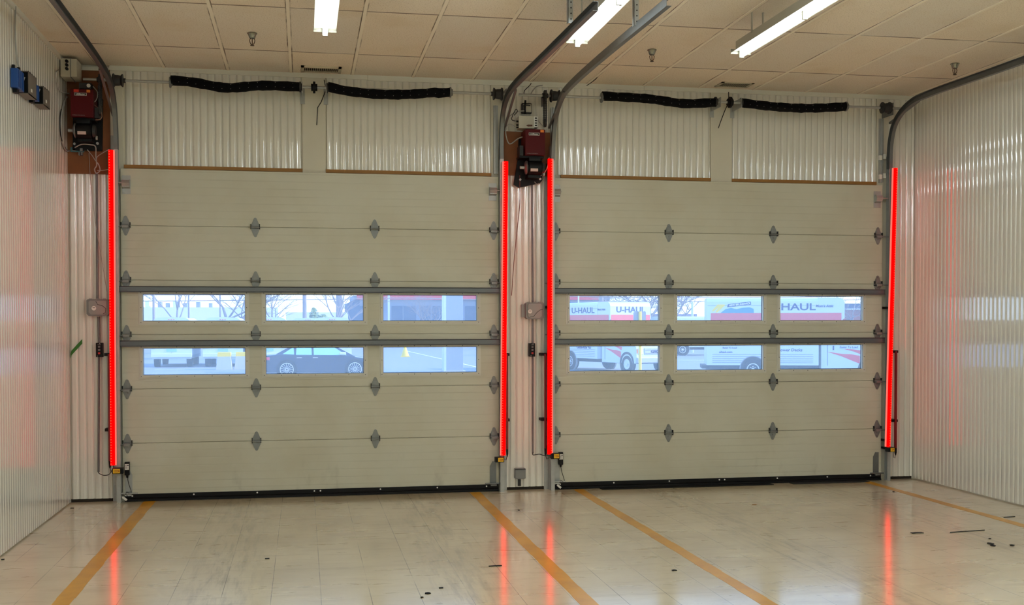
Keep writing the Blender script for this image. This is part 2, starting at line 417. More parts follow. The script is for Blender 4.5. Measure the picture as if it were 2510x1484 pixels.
# wood strips above doors
for a, b_, lab in ((0.63, 2.34, 'brown wooden strip under the ribbed panel left of the post, left door'), (2.57, 4.255, 'brown wooden strip under the ribbed panel right of the post, left door'),
                   (4.99, 6.635, 'brown wooden strip under the ribbed panel left of the post, right door'), (6.872, 8.55, 'brown wooden strip under the ribbed panel right of the post, right door')):
    s_ = MB(); s_.box((a, WY-0.03, 3.255), (b_, WY-0.001, ZP+0.003)); tag(s_.build('wood_strip', m_strip), lab, 'wood strip', 'wood strips above the doors')
# dark gap line at the wall foot
bb = MB()
for a, b_ in ((0.11, 0.50), (4.40, 4.86), (8.70, 9.0)): bb.box((a, WY-0.006, 0.0), (b_, WY+0.01, 0.03))
tag(bb.build('trim_%d' % n_, m_dark), 'dark gap at the foot of the ribbed front wall', 'trim', kind='structure'); n_ += 1

# ------------------------------------------------------------------ overhead doors
WX = [0.7949, 1.7757, 1.9678, 2.9414, 3.1324, 4.0988]
WZ = [(2.0286, 1.7624), (1.4983, 1.2341)]
JO = [DB, 0.5699, 1.1010, 1.6321, 2.1632, 2.6943, DT]
def hinge_mesh(x, z, org, roller=0):
    h = MB(org); y = -0.004
    def pl(pts, y0, y1): h.prism(pts, lambda u, v, t_: (x+u, t_, z+v), y0, y1)
    pl([(-0.036, 0.0), (0.036, 0.0), (0.038, 0.025), (0.012, 0.088), (0.0, 0.094), (-0.012, 0.088), (-0.038, 0.025)], 0.001, -0.006)
    pl([(-0.037, -0.012), (-0.038, -0.032), (-0.011, -0.094), (0.0, -0.099), (0.011, -0.094), (0.038, -0.032), (0.037, -0.012)], 0.001, -0.006)
    pl([(-0.026, 0.012), (0.026, 0.012), (0.02, 0.05), (-0.02, 0.05)], -0.006, -0.013)
    h.mi = 1; h.box((x-0.046, -0.03, z-0.022), (x-0.039, 0, z+0.03)); h.box((x+0.039, -0.03, z-0.022), (x+0.046, 0, z+0.03)); h.box((x-0.036, -0.012, z-0.014), (x+0.036, -0.004, z-0.009)); h.mi = 0
    h.cyl((x-0.047, -0.022, z-0.004), (x+0.047, -0.022, z-0.004), 0.0085, 8)
    for dz in (0.074, 0.03, -0.04, -0.08): h.cyl((x, -0.005, z+dz), (x, -0.012, z+dz), 0.007, 6)
    if roller:
        h.cyl((x, -0.034, z-0.012), (x+roller*0.12, -0.034, z-0.012), 0.006, 8)
        h.box((x-0.03, -0.045, z-0.024), (x+0.03, -0.02, z-0.001))
    return h
def make_door(k_, ox):
    org = (ox, 0, 0)
    root = thing('door_%d' % (k_+1), ('white sectional overhead door on the left, with six small windows' if k_ == 0 else 'white sectional overhead door on the right, with six small windows'), 'overhead door', org, kind='structure')
    L = lambda x, y, z: (x+ox, y, z)
    for i in range(6):
        a, b_ = JO[i]+(0.0025 if i else 0), JO[i+1]-0.0025
        s_ = MB(org)
        if i in (2, 3):
            zt, zb = WZ[0] if i == 3 else WZ[1]
            s_.box(L(U0, 0, a), L(U1, 0.045, zb)); s_.box(L(U0, 0, zt), L(U1, 0.045, b_))
            xs = [U0]+WX+[U1]
            for j in range(0, 8, 2): s_.box(L(xs[j], 0, zb), L(xs[j+1], 0.045, zt))
            # frames
        else: s_.box(L(U0, 0, a), L(U1, 0.045, b_), 0.002)
        if i: s_.box(L(U0+0.004, 0.012, a-0.012), L(U1-0.004, 0.040, a+0.001))
        s_.build('door_section', m_door, root)
    for wi, (zt, zb) in enumerate(WZ):
        for j in range(3):
            x0, x1 = WX[2*j], WX[2*j+1]
            fr = MB(org)
            for (A, B, d, y0) in ((0.036, 0.0, 0.004, 0.0), (0.024, -0.0, 0.013, 0.0)):
                fr.box(L(x0-A, -d, zt), L(x1+A, y0, zt+A)); fr.box(L(x0-A, -d, zb-A), L(x1+A, y0, zb))
                fr.box(L(x0-A, -d, zb), L(x0, y0, zt)); fr.box(L(x1, -d, zb), L(x1+A, y0, zt))
            # reveal
            fr.box(L(x0-0.001, 0, zb), L(x0+0.004, 0.045, zt)); fr.box(L(x1-0.004, 0, zb), L(x1+0.001, 0.045, zt))
            fr.mi = 1; sc_ = fr
            for q in range(7):
                xx = x0-0.012+(x1-x0+0.024)*q/6
                for zz in (zt+0.012, zb-0.012): sc_.cyl(L(xx, -0.012, zz), L(xx, -0.0155, zz), 0.0042, 6)
            for xx in (x0-0.012, x1+0.012): sc_.cyl(L(xx, -0.012, (zt+zb)/2), L(xx, -0.0155, (zt+zb)/2), 0.0042, 6)
            fo = fr.build('window_frame', [m_frame, m_iron], root)
            gm = MB(org); gm.box(L(x0, 0.030, zb), L(x1, 0.033, zt)); gm.build('window_pane', m_glass, root)
            gk = MB(org)
            g_ = 0.0045
            gk.box(L(x0, 0.026, zb), L(x1, 0.037, zb+g_)); gk.box(L(x0, 0.026, zt-g_), L(x1, 0.037, zt)); gk.box(L(x0, 0.026, zb), L(x0+g_+.002, 0.037, zt)); gk.box(L(x1-g_-.002, 0.026, zb), L(x1, 0.037, zt))
            gk.build('window_gasket', m_rub, fo)
    for ji in range(1, 6):
        for hi, hx in enumerate((0.6465, 1.876, 3.053, 4.272)):
            hinge_mesh(hx+ox, JO[ji], org, (-1, 0, 0, 1)[hi]).build('hinge', [m_hinge, m_iron], root)
    for zt, zb in ((2.100, 2.050), (1.572, 1.520)):
        s_ = MB(org); P_ = [(0, zt+0.004), (-0.055, zt+0.004), (-0.058, zt), (-0.055, zt-0.003), (-0.052, zt-0.006), (-0.052, zb+0.006), (-0.056, zb), (-0.060, zb-0.002), (-0.060, zb-0.006), (0, zb-0.006)]
        s_.prism(P_, lambda u, v, t_: (t_+ox, u, v), 0.59, 4.335)
        for xx in (0.63, 1.876, 3.053, 4.29): s_.cyl(L(xx, -0.052, (zt+zb)/2+.004), L(xx, -0.056, (zt+zb)/2+.004), 0.006, 6)
        s_.build('stiffener_strut', m_strut, root)
    # top roller brackets, bottom brackets
    for sx, xx in ((-1, 0.655), (1, 4.262)):
        t_ = MB(org); z = 3.10
        t_.box(L(xx-0.04, -0.004, z-0.10), L(xx+0.04, 0.0, z+0.08)); t_.box(L(xx-0.035, -0.05, z-0.035), L(xx+0.035, 0, z-0.028)); t_.box(L(xx-0.035, -0.05, z+0.03), L(xx+0.035, 0, z+0.037))
        t_.prism([(0, 0.02), (-0.05, 0.03), (-0.07, 0.0), (-0.05, -0.028), (0, -0.05)], lambda u, v, q: (q+ox, u, v+z), xx-0.036, xx+0.036)
        t_.cyl(L(xx-sx*0.04, -0.06, z), L(xx+sx*0.1, -0.06, z), 0.007, 8); t_.build('top_roller_bracket', m_galv, root)
        c_ = MB(org)
        c_.prism([(-0.032, 0.05), (0.034, 0.05), (0.034, 0.26), (0.008, 0.31), (-0.032, 0.31)] if sx < 0 else [(-0.034, 0.05), (0.032, 0.05), (0.032, 0.31), (-0.008, 0.31), (-0.034, 0.26)], lambda u, v, q: (xx+u+ox, q, v), 0.0, -0.006)
        c_.cyl(L(xx, -0.006, 0.235), L(xx, -0.010, 0.235), 0.008, 8)
        c_.cyl(L(xx-sx*0.09, -0.045, 0.085), L(xx+sx*0.07, -0.045, 0.085), 0.008, 8); c_.box(L(xx-0.03, -0.05, 0.06), L(xx+0.03, 0, 0.075))
        c_.build('bottom_bracket', m_galvd if sx > 0 else m_galv, root)
    sl = MB(org)
    sl.prism([(-0.002, 0.072), (-0.018, 0.072), (-0.018, 0.040), (-0.024, 0.034), (-0.018, 0.028), (-0.026, 0.018), (-0.026, 0.004), (0.03, 0.001), (0.045, 0.02), (0.045, 0.072)], lambda u, v, t_: (t_+ox, u, v), U0+0.02, U1-0.01)
    so = sl.build('bottom_seal', m_rub, root)
    each('bolt', m_wht2, so, org, [lambda q, xx=xx: q.cyl(L(xx, -0.018, 0.056), L(xx, -0.023, 0.056), 0.008, 8) for xx in (0.69, 1.27, 1.88, 2.44, 2.50, 3.10, 3.68, 4.19)])
    return root
doors = [make_door(i, DX[i]) for i in range(2)]

# ------------------------------------------------------------------ tracks
def arc(path, n=8):
    """Catmull-Rom smoothing of (y,z) points"""
    out = []
    P_ = [path[0]]+list(path)+[path[-1]]
    for i in range(1, len(P_)-2):
        for j in range(n):
            t_ = j/n; a, b_, c, d = P_[i-1], P_[i], P_[i+1], P_[i+2]
            out.append(tuple(0.5*((2*b_[q])+(-a[q]+c[q])*t_+(2*a[q]-5*b_[q]+4*c[q]-d[q])*t_*t_+(-a[q]+3*b_[q]-3*c[q]+d[q])*t_**3) for q in range(2)))
    out.append(tuple(path[-1])); return out
def make_track(x, side, curve, end, label, hang=None, brk=(), splice=3.42):
    root = thing('door_track', label, 'door track', (x, 0, 0), group='roller tracks of the doors'); org = (x, 0, 0)
    # C channel, mouth toward the door (side = +1 mouth to +x)
    w, d, th = 0.032, 0.019, 0.003
    prof = [(side*(-d)+0, -w), (side*d, -w), (side*d, -w+th), (side*(-d)+side*th, -w+th), (side*(-d)+side*th, w-th), (side*d, w-th), (side*d, w), (side*(-d), w)]
    vert = [(x, -0.045, 0.0), (x, -0.05, 1.6), (x, -0.055, splice)]
    MB(org).sweep(vert, prof, (1, 0, 0)).build('vertical_track', m_galv, root, 30)
    cp = [(x, y, z) for y, z in arc([(-0.055, splice)]+curve)]
    MB(org).sweep(cp, prof, (1, 0, 0)).build('curved_track', m_galvd, root, 30)
    # wall angle behind the vertical track
    an = MB(org)
    an.box((x-side*0.023, -0.05, 0), (x-side*0.019, WY, splice+0.15)); an.box((x-side*0.023, WY-0.004, 0), (x-side*0.07, WY-0.016, splice+0.15))
    for z in (0.15, 0.55, 1.2, 2.0, 2.8, 3.3): an.cyl((x-side*0.055, WY-0.016, z), (x-side*0.055, WY-0.022, z), 0.008, 6)
    an.build('wall_angle', m_galv, root)
    # diagonal brace at the bend
    br = MB(org)
    if brk:
        a, b_ = brk; br.prism([(0, 0), (0.012, 0.045), (0, 0.045), (-0.0, 0.0)], lambda u, v, q: (x-side*0.04+q, a[0]+(b_[0]-a[0])*u/0.012, a[1]+v), 0, 0.004) if False else None
        br.tube([(x-side*0.03, a[0], a[1]), (x-side*0.03, b_[0], b_[1])], 0.014, 4); br.build('bend_brace', m_galvd, root)
    else: br.bm.free()
    if hang:
        hy, hz, hx = hang
        h = MB(org); h.box((hx-0.02, hy-0.022, hz), (hx+0.02, hy-0.018, HC)); h.box((hx-0.02, hy-0.022, hz), (hx-0.016, hy+0.022, HC))
        h.mi = 1; hh = h
        z = hz+0.03
        while z < HC-0.02: hh.cyl((hx+0.004, hy-0.0225, z), (hx+0.004, hy-0.0235, z), 0.006, 8); z += 0.042
        h.build('ceiling_hanger', [m_galv, m_ink], root)
    return root
make_track(0.572, 1, [(-0.07, 3.62), (-0.17, 3.86), (-0.42, 4.01), (-0.9, 4.06), (-2.0, 4.085), (-4.6, 4.10)], None, 'steel track curving up to the ceiling at the far left', brk=((-0.03, 3.75), (-0.75, 4.04)))
make_track(4.345, -1, [(-0.06, 3.66), (-0.16, 3.88), (-0.42, 4.0), (-0.9, 4.025), (-2.1, 3.99), (-3.86, 3.94)], None, 'steel track curving up from the right side of the left door', hang=(-3.15, 4.0, 4.33), brk=((-0.03, 3.72), (-0.7, 4.0)))
make_track(4.880, 1, [(-0.1, 3.64), (-0.22, 3.85), (-0.5, 3.99), (-0.95, 4.03), (-2.1, 4.03), (-3.85, 4.0)], None, 'steel track curving up from the left side of the right door', hang=(-3.1, 4.02, 4.86), brk=((-0.03, 3.76), (-0.7, 4.0)))
make_track(8.655, -1, [(-0.08, 3.72), (-0.2, 3.93), (-0.5, 4.06), (-0.95, 4.085), (-2.1, 4.075), (-4.6, 4.07)], None, 'steel track curving up along the right side wall', brk=((0.0, 3.93), (-0.6, 4.06)))

# ------------------------------------------------------------------ torsion shafts with spring covers
def make_sock(x0, x1, y, z, org, sag, r=0.049):
    pts, rad = [], []; n = 30
    for i in range(n+1):
        t_ = i/n; dz = sag(t_)
        pts.append((x0+(x1-x0)*t_, y, z+dz)); rad.append(r*(0.96+0.05*math.sin(t_*37)+0.03*math.sin(t_*91)))
    m_ = MB(org).tube(pts, r, 16, rad); return m_, pts
def make_shaft(ox, label, ends, drums, socks, post, lever):
    z, y = 4.055, -0.20; org = (ends[0], y, z)
    root = thing('torsion_shaft', label, 'door spring shaft', org, group='spring shafts above the doors')
    MB(org).cyl((ends[0], y, z), (ends[1], y, z), 0.0135, 12).build('shaft', m_galv, root, 40)
    for dx, s_ in drums:
        prof = [(0.03, 0), (0.062, 0.004), (0.066, 0.014), (0.052, 0.024), (0.05, 0.055), (0.046, 0.075), (0.06, 0.088), (0.062, 0.096), (0.022, 0.1), (0.022, 0.12)]
        MB(org).lathe([(r_, h*s_) for r_, h in prof], (dx-s_*0.05, y, z), (1, 0, 0), 20).build('cable_drum', m_iron, root, 35)
        MB(org).box((dx-s_*0.09, y, z-0.07), (dx-s_*0.085, WY, z+0.06)).build('bearing_plate', m_galvd, root)
    for x0, x1, sg in socks:
        mb, pts = make_sock(x0, x1, y, z, org, sg); mb.mi = 1; dt = mb
        for i in range(2, 29, 2):
            for a in (-0.2, 0.75):
                p = Vector(pts[i]); q = p+Vector((0.01*math.sin(i*3), -math.cos(a)*0.0505, math.sin(a)*0.0505-0.01)); dt.cyl(q, q+Vector((0, -0.002, 0)), 0.0028, 6)
        mb.build('spring_cover', [m_sock, m_cable], root, 60)
        for xe in (x0, x1):
            MB(org).lathe([(0.02, 0), (0.052, 0.0), (0.052, 0.014), (0.034, 0.02), (0.034, 0.03), (0.02, 0.03)], (xe-0.012 if xe == x0 else xe-0.012, y, z+(0)), (1, 0, 0), 14).build('spring_cone', m_galvd if xe in (socks[0][0], socks[1][1]) else m_iron, root, 30)
    cxp, = post
    MB(org).lathe([(0.014, -0.03), (0.035, -0.03), (0.035, -0.012), (0.058, -0.011), (0.058, 0.011), (0.035, 0.012), (0.035, 0.03), (0.014, 0.03)], (cxp, y, z), (1, 0, 0), 14).build('shaft_coupler', m_black, root, 30)
    for s_ in (-1, 1):
        b_ = MB(org); bx = cxp+s_*0.115
        b_.box((bx-0.003, y-0.04, z-0.055), (bx+0.003, WY-0.02, z+0.045)); b_.box((bx-0.02, WY-0.028, z-0.12), (bx+0.025, WY-0.022, z+0.05)); b_.build('centre_bracket', m_galv, root)
    cb_ = MB(org).tube([(cxp+s*1.0, WY-0.035-abs(v)*0.2, z+v) for s, v in lever], 0.0045, 6); cb_.build('hanging_wire', m_cabk, root)
    return root
make_shaft(0, 'long steel shaft with two sagging black spring covers above the left door', (0.30, 4.42), ((0.615, 1), (4.285, -1)),
           ((1.10, 2.325, lambda t_: 0.02*(1-t_)-0.045*math.exp(-((t_-0.42)/0.2)**2)), (2.585, 3.805, lambda t_: 0.012*math.exp(-(t_/0.08)**2)-0.045*math.sin(PI*min(1, t_*1.1)) if t_ < 0.9 else -0.012*(1-t_)*10)), (2.456,),
           ((0.10, 0.12), (0.12, 0.03), (0.07, -0.10), (0.035, -0.16), (0.03, -0.25), (0.025, -0.34)))
make_shaft(0, 'long steel shaft with two sagging black spring covers above the right door', (4.50, 8.72), ((4.875, 1), (8.53, -1)),
           ((5.37, 6.60, lambda t_: 0.018*(1-t_)-0.035*math.exp(-((t_-0.72)/0.22)**2)), (6.885, 8.07, lambda t_: -0.035*math.sin(PI*t_))), (6.757,),
           ((0.06, 0.15), (0.07, 0.05), (0.02, -0.06), (-0.035, -0.18), (-0.06, -0.24)))

# ------------------------------------------------------------------ red LED strips
def make_led(x0, x1, z0, z1, y, side, label):
    """x0 bottom centre x, x1 top centre x; side = where the diode column sits"""
    root = thing('led_strip', label, 'light strip', (x0, y, z0), group='glowing red light strips beside the doors'); org = (x0, y, z0)
    X = lambda t_: x0+(x1-x0)*t_
    hw = 0.021
    lens = MB(org); n = 1
    def slab(mb, a, b_, ya, yb, za=0.0, zb=1.0):
        p = []
        for t_ in (za, zb):
            z = z0+(z1-z0)*t_
            p.append([mb.v((X(t_)+a, ya, z)), mb.v((X(t_)+b_, ya, z)), mb.v((X(t_)+b_, yb, z)), mb.v((X(t_)+a, yb, z))])
        A, B = p
        for i in range(4): mb.f([A[i], A[(i+1) % 4], B[(i+1) % 4], B[i]])
        mb.f(A[::-1]); mb.f(B)
    slab(lens, -hw, hw, y-0.02, y+0.012); lens.build('glowing_lens', m_redl, root)
    be = MB(org); ds = 1 if x0 in (0.530, 4.832) else -1; slab(be, min(ds*(hw+0.001), ds*(hw+0.013)), max(ds*(hw+0.001), ds*(hw+0.013)), y-0.012, y+0.004); be.build('added_glow_band', m_pinkglow, root)  # added emissive band standing in for the pink glow on the door side
    ch = MB(org); slab(ch, -hw-0.003, hw+0.003, y+0.012, y+0.02); ch.build('mounting_channel', m_black, root)
    d = MB(org); cnt = int((z1-z0)/0.026)
    for i in range(cnt):
        t_ = (i+0.5)/cnt; z = z0+(z1-z0)*t_; xx = X(t_)+side*0.014
        d.box((xx-0.004, y-0.0225, z-0.004), (xx+0.004, y-0.02, z+0.004))
    do = d.build('diode_row', m_dio, root); do['kind'] = 'stuff'
    each('mounting_clip', m_black, root, org, [lambda q, t_=t_: q.box((X(t_)-0.012, y+0.018, z0+(z1-z0)*t_-0.012), (X(t_)+0.012, WY-0.012, z0+(z1-z0)*t_+0.012)) for t_ in (0.02, 0.5, 0.985)])
    return root
led = [(0.530, 0.5365, 0.375, 3.40, -0.13, -1, 'glowing red light strip left of the left door'),
       (4.346, 4.376, 0.385, 3.385, -0.13, -1, 'glowing red light strip right of the left door, on the centre pier'),
       (4.832, 4.838, 0.385, 3.425, -0.13, 1, 'glowing red light strip left of the right door, on the centre pier'),
       (8.610, 8.678, 0.385, 3.42, -0.13, 1, 'slightly leaning glowing red light strip right of the right door')]
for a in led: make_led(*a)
# dark red sensor bars beside them
def make_bar(x, z0, z1, label, cl):
    y = -0.07; org = (x, y, z0); root = thing('sensor_bar', label, 'sensor bar', org, group='dark red sensor bars')
    MB(org).box((x-0.011, y-0.012, z0+0.08), (x+0.011, y+0.010, z1)).build('lens', m_dimr, root)
    MB(org).prism([(-0.011, 0.08), (0.011, 0.08), (0.010, 0.03), (0.002, 0.0), (-0.006, 0.02)], lambda u, v, t_: (x+u, t_, z0+v), y-0.012, y+0.008).build('end_plug', m_black, root)
    each('mounting_clip', m_black, root, org, [lambda q, z=z: q.box((x-0.045, y+0.0, z-0.014), (x+0.028, WY-0.02, z+0.014)) for z in (z1-0.005, z0+0.38)])
    w = MB(org).tube([(x, y, z0+0.01), (x+cl*0.012, y-0.01, z0-0.03), (x+cl*0.035, y-0.02, z0-0.02), (x+cl*0.04, y-0.03, z0+0.06), (x+cl*0.03, y-0.05, z0+0.10)], 0.0035, 6); w.build('pigtail_wire', m_cabk, root)
    return root
make_bar(0.492, 0.33, 1.445, 'dark red sensor bar beside the glowing strip at the far left', 1)
make_bar(4.397, 0.36, 1.42, 'dark red sensor bar left on the centre pier', -1)
make_bar(4.800, 0.36, 1.42, 'dark red sensor bar right on the centre pier', 1)
make_bar(8.735, 0.28, 1.425, 'dark red sensor bar on two black clips right of the right door', -1)
# photo eyes
def make_eye(x0, x1, z0, z1, y, label, side):
    c = ((x0+x1)/2, y, z0); root = thing('photo_eye', label, 'photo eye', c, group='photo eye sensors beside the doors')
    MB(c).box((x0-0.028 if side < 0 else x0-0.008, y, z0-0.006), (x1+0.008 if side < 0 else x1+0.028, y+0.07, z1+0.006), 0.004).build('housing', m_black, root)
    MB(c).box((x0, y-0.002, z0), (x1, y+0.001, z1)).build('warning_label', m_ylab, root)
    i_ = MB(c)
    for q, zz in enumerate((0.3, 0.5, 0.7)): i_.box((x0+0.014, y-0.0028, z0+(z1-z0)*zz-0.002), (x1-0.018+0.006*q, y-0.002, z0+(z1-z0)*zz+0.002))
    i_.prism([(0, 0.006), (0.014, 0.006), (0.007, 0.02)], lambda u, v, t_: (x1-0.018+u, t_, z0+v+0.008), y-0.0029, y-0.0019)
    i_.build('label_print', mat('label_ink', (190, 90, 20), 0.6), root)
    MB(c).box((c[0]-0.012, y+0.07, z0+0.01), (c[0]+0.012, WY-0.01, z0+0.03)).build('bracket', m_black, root)
make_eye(0.538, 0.603, 0.303, 0.345, -0.19, 'black photo eye with yellow label at the foot of the leftmost red strip', 1)
make_eye(4.283, 4.339, 0.326, 0.366, -0.19, 'black photo eye with yellow label at the right foot of the left door', -1)
make_eye(4.865, 4.92, 0.348, 0.392, -0.19, 'black photo eye with yellow label at the left foot of the right door', -1)
make_eye(8.612, 8.657, 0.337, 0.375, -0.19, 'black photo eye with yellow label under the rightmost red strip', -1)
# power supplies on the doors
def make_tx(x, label):
    z = 0.262; y = -0.02; c = (x, y, z); root = thing('power_adapter', label, 'adapter', c, group='black adapters on the door feet')
    MB(c).box((x-0.023, y-0.03, z), (x+0.023, y+0.01, z+0.13), 0.005).build('body', m_black, root)
    lb = MB(c).box((x-0.019, y-0.0315, z+0.055), (x+0.019, y-0.03, z+0.112)).build('label', m_wlab, root)
    q = MB(c)
    for j in range(4): q.box((x-0.015, y-0.0322, z+0.062+j*0.011), (x+0.004, y-0.0315, z+0.065+j*0.011))
    q.cyl((x+0.010, y-0.0315, z+0.098), (x+0.010, y-0.0323, z+0.098), 0.006, 8); q.build('print', m_ink, lb)
    MB(c).cyl((x, y-0.012, z), (x, y-0.012, z-0.025), 0.012, 10, 0.008).build('strain_relief', m_black, root)
    MB(c).tube([(x, y-0.012, z-0.02), (x+0.012, y-0.015, z-0.08), (x+0.035, y-0.018, z-0.15), (x+0.04, y-0.02, z-0.185), (x+0.02, y-0.03, z-0.175), (x-0.005, y-0.03, z-0.16), (x-0.015, y-0.03, z-0.185), (x+0.005, y-0.03, z-0.2)], 0.0032, 6).build('cord', m_cabk, root)
    t_ = MB(c); zz = z-0.215
    p = [(-0.05, 0.0), (-0.01, -0.034), (0.004, -0.018), (-0.036, 0.016)]
    t_.prism([(u+0.0, v) for u, v in p], lambda u, v, s_: (x+u, s_, zz+v), y-0.035, y-0.037); t_.build('tag', m_wlab, root)
make_tx(0.646, 'black adapter with white label at the left foot of the left door')
make_tx(4.972, 'black adapter with white label at the left foot of the right door')
# ------------------------------------------------------------------ openers
def wire(name_root, pts, r, m, label, cat='cable', group=None, n=6):
    pts = [Vector(p) for p in pts]
    out = []
    P_ = [pts[0]]+pts+[pts[-1]]
    for i in range(1, len(P_)-2):
        for j in range(6):
            t_ = j/6; a, b_, c, d = P_[i-1:i+3]
            out.append(0.5*((2*b_)+(c-a)*t_+(2*a-5*b_+4*c-d)*t_*t_+(3*b_-a-3*c+d)*t_**3))
    out.append(pts[-1])
    return tag(MB().tube(out, r, n).build(name_root, m, None, 60), label, cat, group)
bd = MB()
bd.box((0.105, 0.02, 3.19), (0.505, WY-0.018, 4.20)); tag(bd.build('plywood_board', m_wood), 'tall brown plywood board in the left corner carrying the door opener', 'board', 'plywood mounting boards')
bd = MB(); bd.box((4.385, 0.02, 3.27), (4.872, WY-0.018, 3.72)); tag(bd.build('plywood_board', m_wood), 'small brown plywood board on the centre pier behind the door opener', 'board', 'plywood mounting boards')
def make_opener(X0, Z0, label, mirror=False):
    """X0,Z0 = lower left of the red control box front face, at y=-0.26"""
    c = (X0, 0.02, Z0-0.30); root = thing('door_opener', label, 'door opener', c, group='red door openers')
    w, h, y0 = 0.205, 0.262, -0.26
    pb = MB(c); pb.prism([(-0.075, -0.27), (-0.02, -0.30), (0.20, -0.25), (0.225, -0.22), (0.225, 0.20), (-0.02, 0.20), (-0.03, 0.0)] if mirror else [(-0.03, -0.28), (0.24, -0.28), (0.25, 0.22), (-0.02, 0.24)], lambda u, v, t_: (X0+u, t_, Z0+v), 0.015, -0.02); pb.build('back_plate', m_black, root)
    bx = MB(c); bx.box((X0, y0, Z0), (X0+w, -0.03, Z0+h), 0.006); cb_ = bx.build('control_box', m_red, root)
    np_ = MB(c); np_.box((X0+0.035, y0-0.002, Z0+h-0.062), (X0+0.145, y0, Z0+h-0.036)); npo = np_.build('nameplate', m_wlab, cb_)
    np2 = MB(c); np2.box((X0+0.038, y0-0.0028, Z0+h-0.059), (X0+0.142, y0-0.002, Z0+h-0.039)); npo2 = np2.build('nameplate_field', m_ink, cb_)
    text('lettering', 'LiftMaster', m_wlab, cb_, face_mtx(Vector((X0+0.09, y0-0.003, Z0+h-0.0495))-Vector(c), (1, 0, 0), (0, -1, 0)), 0.02, 0.0005, 0.0003)
    text('lettering', 'COMMERCIAL DOOR OPERATOR', m_cable, cb_, face_mtx(Vector((X0+0.072, y0-0.001, Z0+0.016))-Vector(c), (1, 0, 0), (0, -1, 0)), 0.0075, 0.0004)
    for u0, u1, mm in (((0.155, 0.19, m_or),) if mirror else ((0.145, 0.178, m_or), (0.03, 0.075, mat('red_orange_sticker', (210, 50, 30), 0.5)))):
        MB(c).box((X0+u0, y0-0.002, Z0+h-0.03), (X0+u1, y0, Z0+h-0.005)).build('sticker', mm, cb_)
    mt = MB(c)
    xm0, xm1, zc, yc = X0+0.045, X0+0.175, Z0-0.115, -0.17
    mt.cyl((xm0, yc, zc), (xm1, yc, zc), 0.075, 24); mt.cyl((xm0-0.012, yc, zc), (xm0, yc, zc), 0.062, 20); mt.box((xm0, yc, zc-0.10), (xm1, -0.02, zc-0.02)); mt.box((xm0+0.0, yc-0.055, zc+0.06), (xm1-0.01, yc+0.05, zc+0.10), 0.005)
    mo = mt.build('motor', m_black, root, 35)
    MB(c).box((xm0+0.012, yc-0.078, zc-0.045), (xm0+0.088, yc-0.055, zc-0.018)).build('motor_label', mat('pink_label', (222, 190, 180), 0.5), mo)
    MB(c).lathe([(0.01, -0.02), (0.03, -0.02), (0.066, -0.008), (0.072, 0.0), (0.066, 0.008), (0.03, 0.012)], (xm0-0.02, yc, zc), (1, 0, 0), 20).build('end_bell', m_galvd, mo, 35)
    MB(c).lathe([(0.01, 0.0), (0.045, 0.0), (0.062, 0.01), (0.05, 0.035), (0.015, 0.04)], (xm1, yc, zc), (1, 0, 0), 20).build('brake_housing', m_iron, mo, 35)
    MB(c).cyl((xm0-0.085, yc, zc), (xm0-0.03, yc, zc), 0.016, 12).build('shaft_end', m_galv, mo, 35)
    each('bolt', m_galv, root, c, [lambda q: q.cyl((xm1+0.03, yc+0.03, zc-0.06), (xm1+0.045, yc+0.03, zc-0.06), 0.02, 12), lambda q: q.cyl((X0+0.2, -0.02, Z0-0.21), (X0+0.2, -0.035, Z0-0.21), 0.013, 10), lambda q: q.cyl((X0-0.01, -0.02, Z0-0.22), (X0-0.01, -0.035, Z0-0.22), 0.012, 10)], 35)
    # relay / conduit fitting beside the box
    sx = X0+w+0.004 if not mirror else X0-0.05
    MB(c).box((sx, -0.22, Z0+0.0), (sx+0.035, -0.08, Z0+0.10)).build('limit_switch_box', m_iron, root)
    MB(c).box((X0+0.01 if not mirror else X0-0.05, -0.2, Z0-0.02), (X0+w, -0.03, Z0)).build('chassis', m_black, root)
    return root
op1 = make_opener(at(173, 286, -0.26).x, at(173, 286, -0.26).z, 'red door opener with black motor on the tall plywood board in the left corner')
op2 = make_opener(at(1288, 380, -0.26).x, at(1288, 380, -0.26).z, 'red door opener with black motor on the centre pier', True)
# extra brackets & chain drive
def make_chain(x, z0, z1, label, rs=0.05):
    y = -0.20; c = (x, y, z0); root = thing('drive_chain', label, 'chain', c, group='drive chains')
    ch = MB(c); z = z0
    while z < z1:
        for yy in (y-rs, y+rs): ch.box((x-0.007, yy-0.004, z), (x+0.007, yy+0.004, z+0.010)); ch.box((x-0.0105, yy-0.003, z+0.008), (x+0.0105, yy+0.003, z+0.017))
        z += 0.0175
    c1 = ch.build('chain_links', m_iron, root)
    sp_ = MB(c); n = 18; pr = []
    for i in range(n*2): r_ = rs*(1.12 if i % 2 else 0.96); pr.append((r_*math.cos(PI*i/n), r_*math.sin(PI*i/n)))
    sp_.prism(pr, lambda u, v, t_: (t_, y+u, z1+v), x-0.012, x+0.012); sp_.cyl((x-0.03, y, z1), (x+0.03, y, z1), 0.024, 12); sp_.build('sprocket', m_iron, root)
    lo = MB(c); lo.cyl((x-0.01, y, z0), (x+0.01, y, z0), rs*0.9, 16); lo.build('drive_sprocket', m_iron, root)
make_chain(4.772, 3.78, 4.055, 'black drive chain above the red opener on the centre pier')
make_chain(0.455, 3.76, 4.055, 'black drive chain beside the red opener in the left corner')
# perforated support angles by opener 1
sa_ = MB(); sa_.box((0.405, -0.04, 3.74), (0.412, 0.018, 4.03)); sa_.box((0.405, -0.04, 3.74), (0.425, -0.034, 4.03)); tag(sa_.build('support_angle', m_galv), 'upright steel angle between red opener and chain in the left corner', 'bracket')
